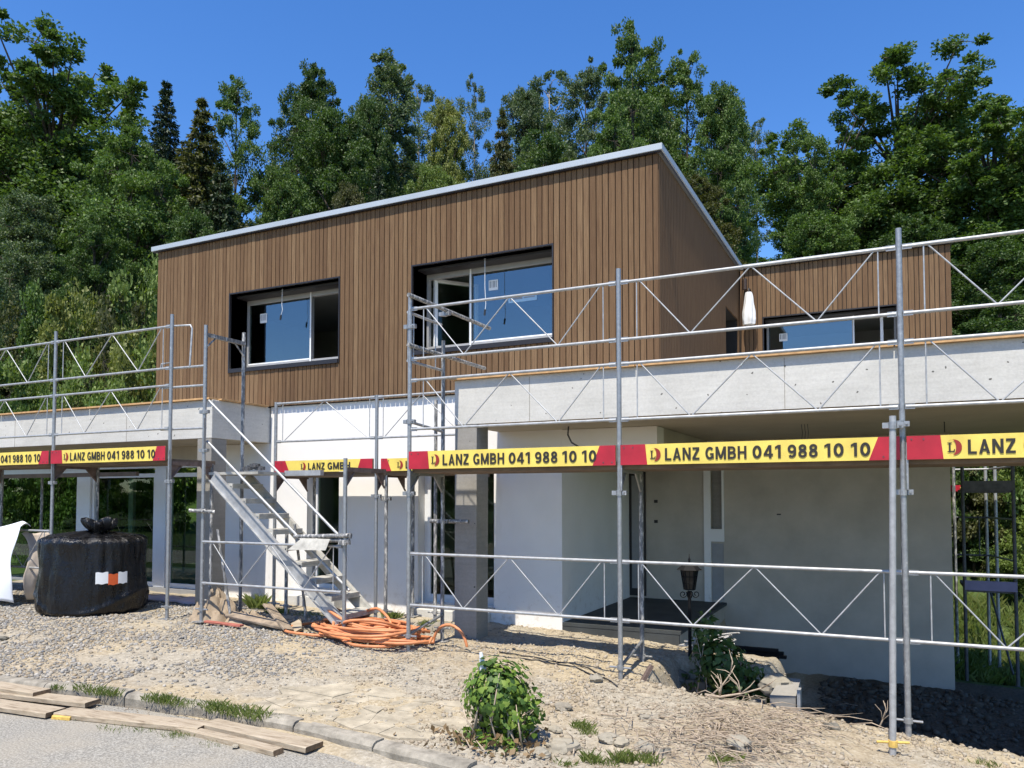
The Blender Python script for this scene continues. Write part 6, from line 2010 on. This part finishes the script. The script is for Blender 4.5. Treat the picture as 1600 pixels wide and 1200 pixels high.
def grass():
    Vs, r = [], random.Random(9)
    def tuft(x, y, z, n, h, sp):
        if h < 0.2: h *= 0.62; n = int(n * 1.7)
        for _ in range(n):
            a = r.uniform(0, 6.28); q = sp * r.random() ** 0.6
            px, py = x + q * math.cos(a), y + q * math.sin(a) * 0.6
            hh = h * r.uniform(0.5, 1.25); ln = hh * r.uniform(0.2, 0.9)
            b = r.uniform(0, 6.28); w = 0.0016 * (h / 0.06) ** 0.5
            sx, sy = math.cos(b + 1.57) * w, math.sin(b + 1.57) * w
            mx, my = px + math.cos(b) * ln * 0.35, py + math.sin(b) * ln * 0.35
            tx, ty = px + math.cos(b) * ln, py + math.sin(b) * ln
            Vs.append([(px - sx, py - sy, z), (px + sx, py + sy, z), (mx + sx * 0.8, my + sy * 0.8, z + hh * 0.62), (tx, ty, z + hh)])
            Vs.append([(px - sx, py - sy, z), (mx + sx * 0.8, my + sy * 0.8, z + hh * 0.62), (tx, ty, z + hh), (mx - sx * 0.8, my - sy * 0.8, z + hh * 0.62)])
    for u, v, n, h, sp in ((90, 1076, 40, .08, .10), (130, 1078, 60, .10, .12), (158, 1088, 80, .10, .16), (180, 1092, 50, .09, .10), (245, 1101, 90, .10, .16), (262, 1104, 70, .11, .14), (285, 1108, 50, .09, .14), (345, 1112, 90, .12, .18), (330, 1106, 50, .09, .14), (372, 1120, 90, .12, .18), (400, 1128, 70, .12, .16), (430, 1122, 40, .08, .12),
                           (380, 1108, 40, .07, .16), (185, 1138, 60, .05, .22), (215, 1128, 50, .05, .2), (45, 1108, 50, .05, .2), (110, 1120, 50, .05, .2), (270, 1147, 50, .045, .16), (285, 1149, 60, .05, .14), (225, 1140, 30, .04, .12), (335, 1162, 40, .03, .14),
                           (520, 1138, 20, .05, .05), (480, 1112, 24, .05, .1),
                           (402, 952, 190, .20, .16), (432, 958, 150, .13, .2), (480, 962, 110, .07, .3), (520, 962, 130, .07, .35), (612, 965, 160, .14, .16), (668, 978, 70, .15, .12), (700, 982, 40, .08, .12),
                           (925, 1193, 60, .13, .08), (948, 1197, 40, .09, .12), (975, 1194, 70, .14, .09), (1010, 1198, 60, .12, .10), (885, 1196, 26, .09, .10), (990, 1186, 20, .07, .12), (910, 1140, 70, .11, .10), (920, 1150, 40, .08, .08), (1140, 1185, 60, .10, .10), (1125, 1190, 50, .09, .10), (1540, 1197, 40, .08, .1), (790, 1150, 40, .08, .1)):
        p = ground_pt(u, v)
        z = (ROADZ if on_road(p.x, p.y) else ground_h(p.x, p.y)) - 0.01
        tuft(p.x, p.y, z, n, h, sp)
    for _ in range(420):
        x, y = r.uniform(0.6, 3.2), r.uniform(13.6, 18)
        tuft(x, y, ground_h(x, y, False) - 0.01, 14, 0.26, 0.16)
    V = np.array(Vs, np.float32).reshape(-1, 3)
    F = np.arange(len(V)).reshape(-1, 4)
    tag(link('grass', np_mesh('grass', V, F, M['grass'])), 'tufts of grass along the kerb, the heap and the lawn behind', kind='stuff')
grass()
def brushwood():
    r = random.Random(15)
    mb = MB()
    for _ in range(520):
        u, v = r.gauss(1140, 85), r.gauss(1142, 25)
        if u > 1330: continue
        p = ground_pt(u, min(1196, v))
        a = r.gauss(-0.5, 0.7)
        ln = r.uniform(0.10, 0.42)
        d = Vector((math.cos(a), math.sin(a), r.uniform(-0.1, 0.22)))
        q0 = Vector((p.x, p.y, ground_h(p.x, p.y) + 0.02)); q1 = q0 + d * ln * 0.5 + Vector((0, 0, r.uniform(-0.01, 0.05))); q2 = q0 + d * ln
        q2.z = max(q2.z, ground_h(q2.x, q2.y) + 0.005)
        t = r.uniform(0.0018, 0.0055)
        mb.tube([q0, q1, q2], [t, t * 0.8, t * 0.4], 5)
    tag(mb.build('brushwood', 'twig', None, True), 'dry twigs and roots strewn over the heap crest', kind='stuff')
    def branch(label, pts, rad, side, seed):
        r = random.Random(seed)
        mb = MB()
        mb.tube(pts, [rad * (1 - 0.7 * i / (len(pts) - 1)) for i in range(len(pts))], 7)
        for k in range(side):
            i = r.randrange(1, len(pts) - 1)
            a = Vector(pts[i]); d = Vector((r.uniform(-0.7, 0.7), r.uniform(-0.3, 0.3), r.uniform(0.15, 1))).normalized()
            ln = r.uniform(0.10, 0.24)
            mb.tube([a, a + d * ln * 0.5 + Vector((0.02, 0, 0.01)), a + d * ln], [rad * 0.5, rad * 0.35, rad * 0.15], 5)
        tag(mb.build('dry_branch', 'twig', None, True), label, 'branch')
    branch('bleached forked branch lying on the crest before the ivy mound', [(-1.62, 7.38, -1.84), (-1.48, 7.36, -1.84), (-1.30, 7.40, -1.80), (-1.12, 7.44, -1.74), (-1.02, 7.45, -1.68)], 0.014, 9, 4)
    branch('second bleached branch rising steeply beside the forked one', [(-1.58, 7.42, -1.86), (-1.48, 7.44, -1.76), (-1.40, 7.46, -1.64), (-1.36, 7.46, -1.56)], 0.010, 6, 8)
    p = ground_pt(1375, 1140)
    branch('thin crooked root standing up beside the bracing pole', [(p.x - 0.02, p.y, p.z - 0.02), (p.x + 0.02, p.y, p.z + 0.08), (p.x + 0.05, p.y, p.z + 0.18), (p.x + 0.03, p.y, p.z + 0.25)], 0.008, 4, 3)
    p = ground_pt(897, 1170)
    branch('dry stick lying below the ivy bush', [(p.x - 0.05, p.y + 0.1, p.z + 0.04), (p.x, p.y, p.z + 0.03), (p.x + 0.06, p.y - 0.16, p.z + 0.02)], 0.012, 2, 6)
    p1, p2 = ground_pt(800, 1012), ground_pt(955, 1062)
    for k, (us, lab) in enumerate((((780, 1022), 'thin dark cable snaking over the dirt mound'), ((820, 1032), 'second thin dark cable lower on the dirt mound'))):
        pts = []
        for i in range(14):
            q = i / 13
            p = ground_pt(us[0] + 165 * q - 20 * k * q, us[1] + 10 * q + (28 + 8 * k) * q * q)
            pts.append((p.x, p.y, ground_h(p.x, p.y) + 0.012))
        tag(MB().tube(pts, 0.007, 6).build('black_cable', 'ink', None, True), lab, 'cable')
brushwood()
